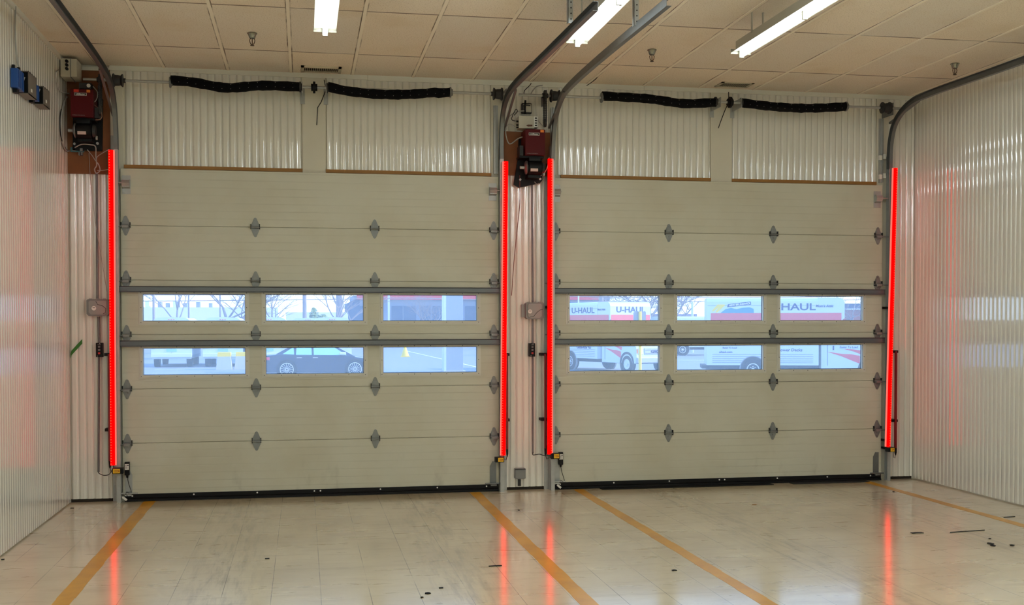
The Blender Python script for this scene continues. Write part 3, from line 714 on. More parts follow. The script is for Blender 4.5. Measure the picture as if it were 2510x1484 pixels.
# top rod above board 1
# small relay box on top of opener 1
p = at(196, 214, -0.2); rb = thing('relay_box', 'small grey relay box on top of the left red opener', 'relay', (p.x-0.01, -0.2, p.z-0.01))
MB((p.x-0.01, -0.2, p.z-0.01)).box((p.x-0.01, -0.2, p.z-0.012), (p.x+0.10, -0.08, p.z+0.045), 0.004).build('body', m_iron, rb)
MB((p.x-0.01, -0.2, p.z-0.01)).cyl((p.x+0.078, -0.2, p.z+0.018), (p.x+0.078, -0.206, p.z+0.018), 0.018, 12).build('round_label', m_wlab, rb)
# circuit board below opener 1
a, b_ = at(173, 373, 0.0), at(206, 362, 0.0)
cbd = thing('circuit_board', 'teal circuit board with plugs on the plywood below the left opener', 'circuit board', (a.x, 0.02, a.z))
MB((a.x, 0.02, a.z)).box((a.x, -0.005, a.z), (b_.x, 0.0, b_.z), 0).build('board', m_pcb, cbd)
q = MB((a.x, 0.02, a.z)); q.box((a.x+0.02, -0.02, a.z+0.01), (a.x+0.05, -0.005, a.z+0.03)); q.box((a.x+0.09, -0.025, a.z+0.008), (a.x+0.115, -0.005, a.z+0.035)); q.box((a.x, 0.0, a.z+0.005), (b_.x, 0.02, a.z+0.02)); q.build('components', m_gbox, cbd)
q = MB((a.x, 0.02, a.z)); q.box((a.x+0.075, -0.02, a.z-0.03), (a.x+0.09, 0.02, a.z)); q.box((a.x+0.097, -0.02, a.z-0.03), (a.x+0.112, 0.02, a.z)); q.build('plugs', m_btn, cbd)
# beige control enclosure in the left corner (on the side wall)
def enclosure(nm, c0, c1, label, vent):
    org = c0; root = thing(nm, label, 'control box', org, group='beige control boxes')
    MB(org).box(c0, c1, 0.006).build('case', m_beige, root)
    return root, org
e1, og = enclosure('control_box', (0.125, -0.34, 4.045), (0.27, -0.10, 4.215), 'beige control box with black plugs high in the left corner', False)
MB(og).box((0.213, -0.345, 4.04), (0.219, -0.098, 4.219)).build('lid_seam', m_btn, e1)
for i in range(3):
    z = 4.185-0.035*i; MB(og).cyl((0.185, -0.34, z), (0.185, -0.37, z), 0.014, 10).build('cable_gland', m_black, e1)
# beige control enclosure on the centre pier
a, b_ = at(1272, 314, -0.12), at(1308, 285, -0.12)
e2, og = enclosure('control_box', (a.x, -0.12, a.z), (b_.x+0.01, 0.03, b_.z), 'beige control box above the red opener on the centre pier', True)
v0, v1 = at(1309, 312, -0.12), at(1318, 286, -0.12)
MB(og).box((v0.x, -0.12, v0.z), (v1.x, 0.0, v1.z)).build('terminal_block', m_wht2, e2)
q = MB(og)
for i in range(4): q.box((v0.x+0.008, -0.123, v0.z+0.012+i*0.025), (v1.x-0.008, -0.12, v0.z+0.024+i*0.025))
q.build('terminal_slots', m_iron, e2)
MB(og).prism([(0, 0.01), (0.02, 0.02), (0.065, 0.02), (0.065, 0.004), (0.02, 0.0)], lambda u, v, t_: (a.x+0.075+u, t_, a.z+0.018+v), -0.1225, -0.12).build('arrow_mark', mat('brown_mark', (96, 58, 44), 0.6), e2)
for i, yy in enumerate((297, 306, 312)):
    g_ = at(1265, yy, -0.1); MB(og).cyl((a.x, -0.09, g_.z), (a.x-0.022, -0.09, g_.z), 0.009, 10).build('cable_gland', m_black, e2)
# square junction box above it
a, b_ = at(1279, 278, 0.0), at(1304, 253, 0.0); c = (a.x, 0.05, a.z)
jb = thing('junction_box', 'square steel junction box near the ceiling on the centre pier', 'junction box', c)
MB(c).box((a.x, 0.0, a.z), (b_.x, 0.05, b_.z), 0.012).build('box', m_iron, jb)
MB(c).box((a.x+0.012, -0.003, a.z+0.014), (b_.x-0.008, 0.0, b_.z-0.012), 0.0).build('cover_plate', m_beige, jb)
# grey timer boxes with transparent lids
def timer(px0, py0, px1, py1, label, flip):
    a, b_ = at(px0, py1, -0.05), at(px1, py0, -0.05); c = (a.x, -0.05, a.z); W, H = b_.x-a.x, b_.z-a.z
    root = thing('timer_box', label, 'junction box', c, group='grey control boxes at chest height')
    P_ = [(0.02, 0), (W-0.02, 0), (W, 0.02), (W, H-0.012), (W-0.012, H), (0.012, H), (0, H-0.012), (0, 0.02)]
    MB(c).prism(P_, lambda u, v, t_: (a.x+u, t_, a.z+v), 0.04, -0.05).build('case', m_gbox, root)
    i_ = 0.022
    P2 = [(u+(i_ if u < W/2 else -i_), v+(0.014 if v < H/2 else -0.014)) for u, v in P_]
    MB(c).prism(P2, lambda u, v, t_: (a.x+u, t_, a.z+v), -0.05, -0.058).build('lid', m_gbox2, root)
    kx, kz = a.x+W*(0.34 if not flip else 0.22), a.z+H*0.46
    MB(c).cyl((kx, -0.058, kz), (kx, -0.066, kz), 0.021, 20).build('round_badge', m_wlab, root)
    MB(c).box((kx-0.012, -0.0668, kz+0.002), (kx+0.012, -0.066, kz+0.007)).build('badge_print', m_ink, root)
    sw = [(0.42, 0.88), (0.5, 0.68), (0.7, 0.62), (0.86, 0.45), (0.84, 0.2), (0.74, 0.12)] if not flip else [(0.2, 0.12), (0.42, 0.16), (0.62, 0.42), (0.8, 0.56), (0.92, 0.58)]
    MB(c).tube([(a.x+u*W, -0.0585, a.z+v*H) for u, v in sw], 0.0022, 5).build('moulded_curve', m_iron, root)
    h = MB(c)
    for u in (0.16, 0.5, 0.78): h.box((a.x+W*u-0.012, -0.04, a.z+H), (a.x+W*u+0.014, -0.02, a.z+H+0.007))
    h.build('lid_latches', m_gbox2, root)
    if flip: MB(c).box((a.x-0.035, 0.0, a.z+0.02), (a.x, 0.03, a.z+H-0.02)).build('mounting_flange', m_gbox2, root)
    return root
timer(212, 734, 267, 775, 'grey plastic control box on the left pier beside the red strip', False)
timer(1289, 742, 1333, 783, 'grey plastic control box on the centre pier', True)
# push button stations
def station(px0, py0, px1, py1, label):
    a, b_ = at(px0, py1, -0.03), at(px1, py0, -0.03); c = (a.x, -0.03, a.z); W, H = b_.x-a.x, b_.z-a.z
    root = thing('push_button_station', label, 'button station', c, group='black push button stations')
    MB(c).box((a.x, -0.03, a.z), (b_.x, 0.045, b_.z), 0.004).build('housing', m_black, root)
    for i, mm in ((0, m_btnr), (1, m_btn), (2, m_btn)):
        z = a.z+H*(0.27+0.23*i); MB(c).box((a.x+W*0.33, -0.036, z-0.009), (a.x+W*0.67, -0.03, z+0.009), 0.002).build('push_button', mm, root)
    MB(c).box((a.x+W*0.25, -0.0315, b_.z-0.02), (a.x+W*0.75, -0.03, b_.z-0.014)).build('nameplate', m_btn, root)
    q = MB(c); q.cyl((a.x+W*0.6, -0.03, b_.z-0.007), (a.x+W*0.6, -0.033, b_.z-0.007), 0.004, 8); q.cyl((a.x+W*0.25, -0.03, a.z+0.01), (a.x+W*0.25, -0.033, a.z+0.01), 0.004, 8); q.build('screws', m_galv, root)
station(235, 841, 251, 876, 'black three button station below the grey box on the left pier')
station(1298, 842, 1312, 875, 'black three button station below the grey box on the centre pier')
# conduits
def conduit(px, y0, y1, r, label, Y=0.02, px2=None, m_=m_galvd):
    a, b_ = at(px, y0, Y), at(px2 or px, y1, Y)
    return tag(MB().cyl(a, b_, r, 10).build('conduit', m_, None, 40), label, 'conduit', 'thin metal conduits')
conduit(237, 425, 733, 0.011, 'grey conduit running up from the left pier control box to the plywood', px2=239)
conduit(242, 777, 841, 0.013, 'short conduit between grey box and button station on the left pier', px2=243)
conduit(242.5, 876, 1158, 0.010, 'long thin conduit below the button station on the left pier', px2=241.5)
conduit(1304, 438, 742, 0.010, 'grey conduit between the opener and the grey box on the centre pier', px2=1306)
conduit(1305.5, 783, 842, 0.011, 'short conduit between grey box and button station on the centre pier')
conduit(1306, 875, 1112, 0.009, 'long thin conduit below the button station on the centre pier')
conduit(1273, 1176, 1192, 0.017, 'stub conduit rising from the floor under the outlet box', m_=m_iron)
# outlet box
a, b_ = at(1263, 1175, -0.02), at(1289, 1149, -0.02); c = (a.x, 0, a.z)
ob_ = thing('outlet_box', 'grey weatherproof outlet box low on the centre pier', 'outlet box', c)
MB(c).box((a.x, -0.02, a.z), (b_.x, 0.045, b_.z), 0.008).build('cover', m_gbox, ob_)
MB(c).box((a.x+0.0, -0.026, b_.z-0.012), (b_.x-0.002, -0.0, b_.z-0.004), 0.003).build('hinge_edge', m_iron, ob_)
# cables
R_ = lambda L_, Y: [at(x_, y_, Y) for x_, y_ in L_]
wire('cable', R_([(241, 1158), (244, 1162), (256, 1166), (268, 1163), (276, 1150)], -0.06), 0.004, m_cabk, 'thin dark cable at the foot of the left pier leading to the photo eye')
wire('cable', R_([(1306, 1110), (1307, 1116), (1322, 1114), (1332, 1117), (1345, 1116)], -0.06), 0.004, m_cabk, 'thin dark cable at the foot of the centre pier leading to the photo eye')
wire('cable', [atx(x_, y_, 0.128) for x_, y_ in [(143, 172), (136, 180), (139, 200), (146, 222), (160, 228), (170, 230)]], 0.006, m_cable, 'white cables drooping from the corner control box to the left opener')
wire('cable', [atx(x_, y_, 0.128) for x_, y_ in [(165, 238), (158, 250), (150, 285), (150, 320), (153, 350), (163, 370), (175, 368)]], 0.008, m_cable, 'grey cable looping left of the left opener')
wire('cable', [atx(x_, y_, 0.128) for x_, y_ in [(150, 268), (147, 290), (148, 325), (154, 352), (166, 372)]], 0.006, m_cabk, 'black cable looping left of the left opener')
wire('cable', R_([(183, 362), (200, 354), (222, 355), (234, 360), (235, 385), (237, 405), (232, 415), (236, 425), (245, 418), (242, 404), (237, 398)], -0.05), 0.006, m_cable, 'coiled white cable on the plywood below the left opener')
wire('cable', R_([(214, 367), (226, 382), (236, 396), (238, 385), (252, 375), (268, 366)], -0.06), 0.004, m_cable, 'thin white lead from the coil to the leftmost red strip')
wire('cable', R_([(238, 418), (252, 418), (268, 415)], -0.06), 0.004, m_cable, 'short white lead at the bottom of the plywood board')
wire('cable', R_([(218, 375), (222, 440), (236, 560), (250, 640), (262, 715)], 0.0), 0.003, m_cable, 'slack thin cord hanging across the left pier')
wire('cable', R_([(228, 212), (238, 225), (238, 240), (232, 250)], -0.2), 0.005, m_cable, 'short cable arching beside the left relay box')
wire('cable', R_([(232, 258), (246, 270), (250, 285), (245, 293), (234, 294)], -0.2), 0.004, mat('tan_cable', (170, 130, 110), 0.5), 'tan wire looping at the right of the left opener')
wire('cable', R_([(1274, 430), (1274, 500), (1268, 560), (1260, 640), (1254, 725)], -0.02), 0.0035, mat('rope', (120, 70, 60), 0.7), 'slack reddish cord hanging down the centre pier')
wire('cable', R_([(1262, 312), (1252, 305), (1241, 312), (1240, 330), (1246, 350), (1254, 352), (1270, 340), (1285, 335)], -0.1), 0.006, m_cable, 'pale cable looping left of the centre opener')
wire('cable', R_([(1285, 272), (1268, 274), (1250, 284), (1241, 298), (1241, 318)], -0.05), 0.006, m_cable, 'pale cable curving from the junction box down the centre pier')
wire('cable', R_([(1264, 297), (1254, 292), (1262, 272), (1266, 268), (1268, 274), (1260, 283)], -0.1), 0.004, m_cabk, 'black looped lead left of the centre control box')
wire('cable', R_([(1283, 276), (1282, 262), (1287, 258), (1300, 259)], -0.03), 0.006, m_cabk, 'black lead plugged into the ceiling junction box')
wire('cable', R_([(1284, 232), (1286, 222), (1298, 210), (1302, 204)], -0.05), 0.004, m_cabk, 'dark wire rising to the ceiling at the centre pier')
wire('cable', R_([(1301, 231), (1306, 222), (1316, 212), (1330, 209)], 0.0), 0.006, m_cable, 'flexible grey conduit rising to the ceiling at the centre pier')
wire('cable', R_([(1318, 295), (1325, 303), (1335, 314)], -0.13), 0.004, m_cable, 'short white lead from the centre control box to the opener')
wire('cable', R_([(1346, 386), (1342, 410), (1330, 428), (1318, 434)], -0.12), 0.005, m_cable, 'pale cable hanging right of the centre motor')
wire('cable', R_([(1346, 392), (1336, 425), (1330, 445), (1318, 452), (1310, 446)], -0.06), 0.003, m_cable, 'thin lead ending below the centre motor')
wire('cable', [(4.605, -0.01, 4.04), (4.60, -0.01, 3.95), (4.605, -0.0, 3.90)], 0.010, m_black, 'black cord between shaft and junction box on the centre pier')
wire('cable', R_([(1469, 180), (1462, 192), (1450, 202), (1438, 210)], -0.3), 0.004, m_cabk, 'dark wire lying along the ceiling right of the centre tracks')
# left wall units
def wall_unit(y0, y1, z0, z1, d, kind, label):
    c = (XL+0.015, y0, z0); root = thing('wall_receiver' if kind == 'b' else 'wall_module', label, 'electronics module', c, group='blue modules on the left wall' if kind == 'b' else 'taupe modules on the left wall')
    if kind == 'b':
        MB(c).box((XL+0.015, y0, z0), (XL+d, y1, z1), 0.004).build('case', m_blue, root)
        q = MB(c)
        for i in range(3): q.box((XL+d, y0+0.02+i*0.06, z0+0.01), (XL+d+0.003, y0+0.035+i*0.06, z1-0.01))
        q.build('ribs', m_blue, root)
        q = MB(c); q.box((XL+0.02, y0+0.02, z1), (XL+0.04, y0+0.05, z1+0.03)); q.box((XL+0.03, y1-0.06, z1), (XL+0.05, y1-0.03, z1+0.035)); q.box((XL+0.02, y0+0.05, z0-0.03), (XL+0.05, y0+0.12, z0)); q.build('mounting_lugs', m_black, root)
    else:
        w = MB(c); t_ = 0.006
        w.box((XL+0.015, y0, z0), (XL+d, y1, z0+t_)); w.box((XL+0.015, y0, z1-t_), (XL+d, y1, z1)); w.box((XL+d-t_, y0, z0), (XL+d, y1, z1)); w.box((XL+0.015, y1-t_, z0), (XL+d, y1, z1)); w.build('case', m_taupe, root)
        MB(c).box((XL+0.016, y0+0.02, z0+t_), (XL+d-t_-0.004, y1-t_, z1-t_)).build('inner_board', m_black, root)
        MB(c).box((XL+d, y0+0.07, z0+0.03), (XL+d+0.002, y0+0.11, z0+0.055)).build('label', m_wlab, root)
        MB(c).tube([(XL+0.03, y0, z0+0.06), (XL+0.05, y0-0.02, z0+0.05), (XL+0.06, y0-0.01, z0+0.09), (XL+0.07, y0+0.0, z0+0.13)], 0.004, 6).build('wires', m_cable, root)
wall_unit(-2.15, -1.95, 3.575, 3.725, 0.07, 'b', 'upper left blue module on the left wall, nearest the viewer')
wall_unit(-1.93, -1.67, 3.57, 3.75, 0.10, 't', 'grey open sided module on the left wall between the two blue ones')
wall_unit(-1.62, -1.42, 3.60, 3.73, 0.07, 'b', 'second blue module on the left wall, further from the viewer')
wall_unit(-1.40, -1.16, 3.585, 3.74, 0.10, 't', 'grey module at the right end of the row on the left wall')
wire('cable', [(XL+0.03, -2.03, 4.23), (XL+0.03, -2.05, 4.05), (XL+0.03, -2.02, 3.86), (XL+0.03, -1.93, 3.75)], 0.008, m_cable, 'grey cable running down the left wall from the ceiling to the modules')
# green tape
tp = MB(); a, b_ = at(173, 862, 0.03), at(201, 843, 0.03); w_ = 0.045
for (p0, p1) in ((Vector((XL+0.025, 0.0, a.z-0.07)), Vector((XL+0.03, 0.035, a.z-0.035))), (Vector((XL+0.03, 0.035, a.z-0.035)), Vector((b_.x, 0.04, b_.z)))):
    n_v = Vector((0.001, -0.003, 0)); v_ = [tp.v(p0), tp.v(p1), tp.v(p1+Vector((0, 0, w_))), tp.v(p0+Vector((0, 0, w_)))]; u_ = [tp.v(p0+n_v), tp.v(p1+n_v), tp.v(p1+n_v+Vector((0, 0, w_))), tp.v(p0+n_v+Vector((0, 0, w_)))]
    tp.f(v_); tp.f(u_)
    for i in range(4): tp.f([v_[i], v_[(i+1) % 4], u_[(i+1) % 4], u_[i]])
tag(tp.build('green_tape', m_green), 'strip of green tape slanting across the left corner', 'tape')
# extra bracket pieces on right post of door 2 (hinge-like plates) and perforated angles
for x_, lab in ((4.30, 'slotted steel post angle above the right side of the left door'), (4.905, 'slotted steel post angle above the left side of the right door'), (8.600, 'slotted steel post angle with clamps above the right side of the right door')):
    c = (x_, 0.02, 3.3); root = thing('post_angle', lab, 'bracket', c, group='slotted angles above the doors')
    MB(c).box((x_-0.022, 0.012, 3.28), (x_+0.022, WY-0.014, 3.98)).build('angle', m_galv, root)
    MB(c).box((x_-0.004, -0.004, 3.28), (x_+0.0, 0.012, 3.98)).build('flange', m_galv, root)
    if x_ > 8:
        for z in (3.55, 3.34):
            MB(c).box((x_-0.04, -0.012, z-0.025), (x_-0.008, 0.012, z+0.025), 0.002).build('clamp', m_white, root); MB(c).box((x_+0.01, -0.012, z-0.015), (x_+0.04, 0.012, z+0.04), 0.002).build('clamp', m_white, root)

# ------------------------------------------------------------------ ceiling fittings
def make_fixture(x, y1, label, nt_=2, vis=True):
    """8 ft strip fixture, front end at y1, two 4 ft tubes in line"""
    L_ = 2.46; z = 4.0; c = (x, y1, z); root = thing('strip_light', label, 'ceiling light', c, group='fluorescent strip lights')
    y0 = y1-L_
    h = MB(c); h.prism([(-0.085, 0.0), (-0.085, 0.006), (-0.045, 0.02), (-0.045, 0.095), (0.045, 0.095), (0.045, 0.02), (0.085, 0.006), (0.085, 0.0), (0.04, 0.014), (-0.04, 0.014)], lambda u, v, t_: (x+u, t_, z+v), y0, y1); h.build('housing', m_hous, root)
    for i in range(2):
        a = y1-0.03-i*1.22; MB(c).cyl((x, a, z-0.022), (x, a-1.18, z-0.022), 0.019, 16).build('fluorescent_tube', m_tube, root, 40)
    each('lamp_holder', m_hous, root, c, [lambda q, yy=yy: q.box((x-0.02, yy-0.011, z-0.045), (x+0.02, yy+0.011, z+0.014), 0.003) for yy in (y1-0.012, y1-1.23, y0+0.012)])
    MB(c).box((x-0.088, y1, z-0.012), (x+0.088, y1+0.004, z+0.03)).build('end_plate', m_hous, root)
    each('hanger', m_hous, root, c, [lambda q, yy=yy, sx=sx: q.box((x+sx-0.003, yy-0.012, z+0.08), (x+sx+0.003, yy+0.012, HC)) for yy in (y1-0.35, y0+0.35) for sx in (-0.047, 0.047)])
    return root
f0 = make_fixture(2.515, -2.62, 'left fluorescent strip light above the left door')
f1 = dup(f0, (4.515, -2.62, 4.0), label='middle fluorescent strip light hung beside the centre tracks')
f2 = dup(f0, (5.955, -2.50, 4.0), label='right fluorescent strip light with two tubes end to end')
for iy, y_ in enumerate((-6.2, -9.2, -12.4, -15.4)):  # strip lights added out of view to fill the room with light
    for ix, x_ in enumerate((0.9, 1.1, 2.5, 2.7, 4.4, 4.6, 6.2, 6.4, 8.0, 8.2)):
        dup(f0, (x_, y_, 4.0), label='added fill strip light out of view, %s row, %s column' % (('first', 'second', 'third', 'fourth')[iy], ('first', 'second', 'third', 'fourth', 'fifth', 'sixth', 'seventh', 'eighth', 'ninth', 'tenth')[ix]))
def make_sprinkler(x, y, label):
    z = HC; c = (x, y, z); root = thing('sprinkler', label, 'sprinkler', c, group='ceiling sprinkler heads')
    MB(c).lathe([(0.042, 0.0), (0.044, -0.006), (0.036, -0.012), (0.026, -0.045), (0.018, -0.05)], c, (0, 0, 1), 20).build('cup', m_brass, root, 40)
    q = MB(c)
    for s_ in (-1, 1): q.tube([(x+s_*0.012, y, z-0.045), (x+s_*0.022, y, z-0.062), (x+s_*0.018, y, z-0.085), (x+s_*0.004, y, z-0.105)], 0.0035, 6)
    q.cyl((x, y, z-0.05), (x, y, z-0.10), 0.004, 8); q.build('frame_arms', m_brz, root, 40)
    MB(c).cyl((x, y, z-0.105), (x, y, z-0.110), 0.017, 14).build('deflector', m_brz, root, 30)
    return root
s0 = make_sprinkler(1.918, -1.467, 'ceiling sprinkler left of the left strip light')
dup(s0, (5.495, -1.50, HC), label='ceiling sprinkler between the centre tracks and right strip light')
dup(s0, (8.55, -1.48, HC), label='ceiling sprinkler near the right side wall')
def make_vent(x0, x1, y0, y1, label, deep):
    c = (x0, y0, HC); root = thing('ceiling_vent', label, 'vent', c, group='ceiling air vents'); t_ = 0.03
    z0 = HC-deep
    f = MB(c); f.box((x0, y0, z0), (x1, y0+t_, HC)); f.box((x0, y1-t_, z0), (x1, y1, HC)); f.box((x0, y0, z0), (x0+t_, y1, HC)); f.box((x1-t_, y0, z0), (x1, y1, HC)); f.build('frame', m_vent, root)
    MB(c).box((x0+t_, y0+t_, HC-0.004), (x1-t_, y1-t_, HC-0.001)).build('duct_opening', m_dark, root)
    q = MB(c); x_ = x0+t_+0.012
    while x_ < x1-t_: q.box((x_, y0+t_, z0+0.002), (x_+0.004, y1-t_, HC-0.004)); x_ += 0.019
    q.build('louvre_blades', m_vent, root)
make_vent(2.33, 2.72, -0.30, -0.07, 'white ceiling vent with louvres above the left door', 0.018)
make_vent(6.63, 6.99, -0.30, -0.08, 'flat beige ceiling vent above the right door', 0.008)

# ------------------------------------------------------------------ floor markings and debris
for i, (x0, x1, ye, lab) in enumerate(((0.797, 0.910, -0.03, 'leftmost yellow line painted on the floor'), (4.008, 4.118, -0.05, 'second yellow floor line, at the right edge of the left bay'),
                                   (5.104, 5.206, -0.05, 'third yellow floor line, at the left edge of the right bay'), (8.335, 8.432, -0.04, 'rightmost yellow floor line running to the right wall side'))):
    f = MB(); n = 60
    for j in range(n):
        ya, yb = ye-(16-0.05)*j/n, ye-(16-0.05)*(j+1)/n
        f.box((x0+0.003*math.sin(j*1.7), ya, 0.0002), (x1+0.003*math.sin(j*2.3+1), yb, 0.0012))
    tag(f.build('floor_line', m_yel), lab, 'floor line', 'yellow floor lines')
def junk(px, py, pts, label, h=0.006, m_=m_rub, grp='dark debris on the floor'):
    p = atz(px, py, 0.0); f = MB((p.x, p.y, 0)); f.prism(pts, lambda u, v, t_: (p.x+u, p.y+v, t_), 0.0008, h)
    o = f.build('dark_scrap', m_, None); o.location = (p.x, p.y, 0); tag(o, label, 'debris', grp)
def bar_(L_, w, bend=0.0): return [(-L_/2, -w), (0, -w+bend), (L_/2, -w), (L_/2, w), (0, w+bend), (-L_/2, w)]
blob = [(-0.018, -0.01), (0.0, -0.022), (0.02, -0.012), (0.016, 0.01), (0.004, 0.02), (-0.014, 0.012)]
junk(1214, 1389, bar_(0.095, 0.006, 0.004), 'thin dark rod lying beside the second yellow line')
junk(1653, 1400, bar_(0.034, 0.010, 0.01), 'small curved black scrap between the middle yellow lines')
junk(1048, 1456, blob, 'small black lump near the bottom edge of the left bay')
junk(1081, 1443, bar_(0.028, 0.008), 'small flat black chip beside the black lump')
junk(1034, 1466, [(u*0.5, v*0.5) for u, v in blob], 'tiny black speck nearest the bottom edge of the photo')
junk(655, 1371, bar_(0.032, 0.008), 'small dark chip in the middle of the left bay')
junk(2248, 1308, bar_(0.10, 0.018, 0.012), 'dark leaf shaped scrap left of the long thin strip', m_=m_iron)
junk(2372, 1304, [(-0.17, -0.02), (0.17, 0.02), (0.17, 0.027), (-0.17, -0.012)], 'long thin dark strip on the floor near the right wall', m_=m_iron)
junk(2475, 1269, [(-0.06, -0.004), (0.06, 0.01), (0.06, 0.016), (-0.06, 0.004)], 'thin dark strip right beside the rightmost yellow line', m_=m_iron)
junk(2427, 1334, [(u*1.1, v*1.6) for u, v in blob], 'largest black crumb cluster at lower right')
junk(2432, 1339, [(u*0.9+0.004, v*1.2) for u, v in blob], 'black crumb touching the largest cluster at lower right')
junk(2426, 1322, [(u*0.5, v*0.5) for u, v in blob], 'tiny black crumb above the largest cluster')
junk(2480, 1338, [(u*0.9, v*0.8) for u, v in blob], 'black crumb right of the largest cluster')
junk(2190, 1207, [(u*0.5, v*0.7) for u, v in blob], 'tiny dark crumb near the foot of the rightmost strip')
junk(1271, 1252, [(u*0.5, v*0.7) for u, v in blob], 'tiny dark crumb in front of the centre pier')
junk(1849, 1238, bar_(0.04, 0.006), 'pale brown sliver in the right bay', m_=m_strip)
junk(177, 1247, bar_(0.03, 0.008), 'small dark chip by the foot of the left side wall')
junk(7, 1373, bar_(0.02, 0.008), 'small dark chip at the far left edge of the photo')
for a, b_, lab in ((1462, 1892, 'flat dark rubber strip lying under the left half of the right door'), (1962, 2150, 'flat dark rubber scrap under the right end of the right door')):
    p, q = atz(a, 1194, 0), atz(b_, 1188, 0)
    f = MB(); f.box((p.x, -0.14, 0.0008), (q.x, -0.03, 0.006)); tag(f.build('rubber_strip', m_rub if a < 1900 else m_iron), lab, 'rubber strip', 'rubber strips at the door foot')

# ================================================================== OUTSIDE
ZG = -0.42
m_asph = mat('asphalt', (140, 140, 146), 0.75, noise=0.14, nscale=0.6)
m_tbox = mat('truck_white', (206, 214, 220), 0.45)
m_tred = mat('truck_red_stripe', (228, 84, 88), 0.5)
m_tlet = mat('truck_dark_lettering', (46, 56, 110), 0.6)
m_tyre = mat('tyre', (26, 26, 28), 0.8)
m_hub = mat('wheel_white', (216, 218, 220), 0.5)
m_alloy = mat('alloy_rim', (200, 204, 208), 0.4, 0.3)
m_car = mat('car_navy_paint', (30, 42, 66), 0.25, coat=0.5)
m_cglass = mat('car_glass', (150, 200, 205), 0.15)
m_chrome = mat('chrome_trim', (190, 192, 194), 0.3, 0.6)
m_brick = mat('red_brick', (156, 96, 88), 0.8, noise=0.15, nscale=2)
m_dkwall = mat('slate_wall', (70, 92, 120), 0.8)
m_fasc = mat('red_fascia', (214, 40, 60), 0.5)
m_pale = mat('pale_wall', (234, 228, 226), 0.8, noise=0.05, nscale=0.3)
m_bark = mat('bare_bark', (150, 138, 140), 0.9)
m_conc = mat('concrete', (196, 190, 182), 0.8, noise=0.12, nscale=3)
m_ypnt = mat('yellow_paint', (246, 206, 40), 0.5)
m_gry = mat('grey_paint', (140, 144, 150), 0.6)
m_leaf = mat('evergreen_leaves', (140, 156, 112), 0.9)
m_wline = mat('white_line_paint', (226, 226, 226), 0.7)
g = MB(); g.box((-90, 0.32, ZG-0.3), (150, 260, ZG)); tag(g.build('ground', m_asph), 'asphalt parking lot outside the windows', 'ground', kind='structure')

def wheel(root, org, x, y, r, w, rim, spokes, name='wheel'):
    """y = outer face side sign included"""
    s_ = 1 if y > 0 else -1
    wo = MB(org).lathe([(r*0.6, -w/2), (r*0.94, -w/2), (r, -w*0.36), (r, w*0.36), (r*0.94, w/2), (r*0.6, w/2)], Vector(org)+Vector((x, y, r)), (0, 1, 0), 28, True).build(name, m_tyre, root, 35)
    c0 = Vector(org)+Vector((x, y+s_*w*0.30, r)); h = MB(org)
    Q = 0.78 if spokes else 0.62
    h.lathe([(r*Q, 0.0), (r*Q, s_*w*0.2), (r*(Q-0.07), s_*w*0.22), (r*(Q-0.09), s_*0.0), (r*(Q-0.05), -s_*0.01)], c0, (0, 1, 0), 28, True) if spokes else h.lathe([(r*0.62, 0.0), (r*0.62, s_*w*0.16), (r*0.52, s_*w*0.20), (r*0.5, s_*0.02), (r*0.05, s_*0.015)], c0, (0, 1, 0), 24)
    if spokes:
        for i in range(15):
            a = 2*PI*i/15; u = Vector((math.cos(a), 0, math.sin(a))); tv = Vector((-math.sin(a), 0, math.cos(a)))*r*0.022
            A = c0+Vector((0, s_*w*0.1, 0)); p = [A+u*r*0.1+tv, A+u*r*0.72+tv, A+u*r*0.72-tv, A+u*r*0.1-tv]
            q = [v_+Vector((0, s_*0.03, 0)) for v_ in p]; P1 = [h.v(v_) for v_ in p]; P2 = [h.v(v_) for v_ in q]
            h.f(P1); h.f(P2)
            for j in range(4): h.f([P1[j], P1[(j+1) % 4], P2[(j+1) % 4], P2[j]])
    else:
        for i in range(8):
            a = 2*PI*i/8; h.cyl(c0+Vector((math.cos(a)*r*0.28, s_*0.01, math.sin(a)*r*0.28)), c0+Vector((math.cos(a)*r*0.28, s_*0.05, math.sin(a)*r*0.28)), r*0.05, 6)
        h.cyl(c0, c0+Vector((0, s_*0.07, 0)), r*0.16, 12)
    h.build('rim', m_alloy if spokes else m_hub, wo, 35)
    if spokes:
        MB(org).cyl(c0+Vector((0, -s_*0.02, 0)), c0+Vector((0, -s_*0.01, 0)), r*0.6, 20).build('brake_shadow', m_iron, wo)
    return wo

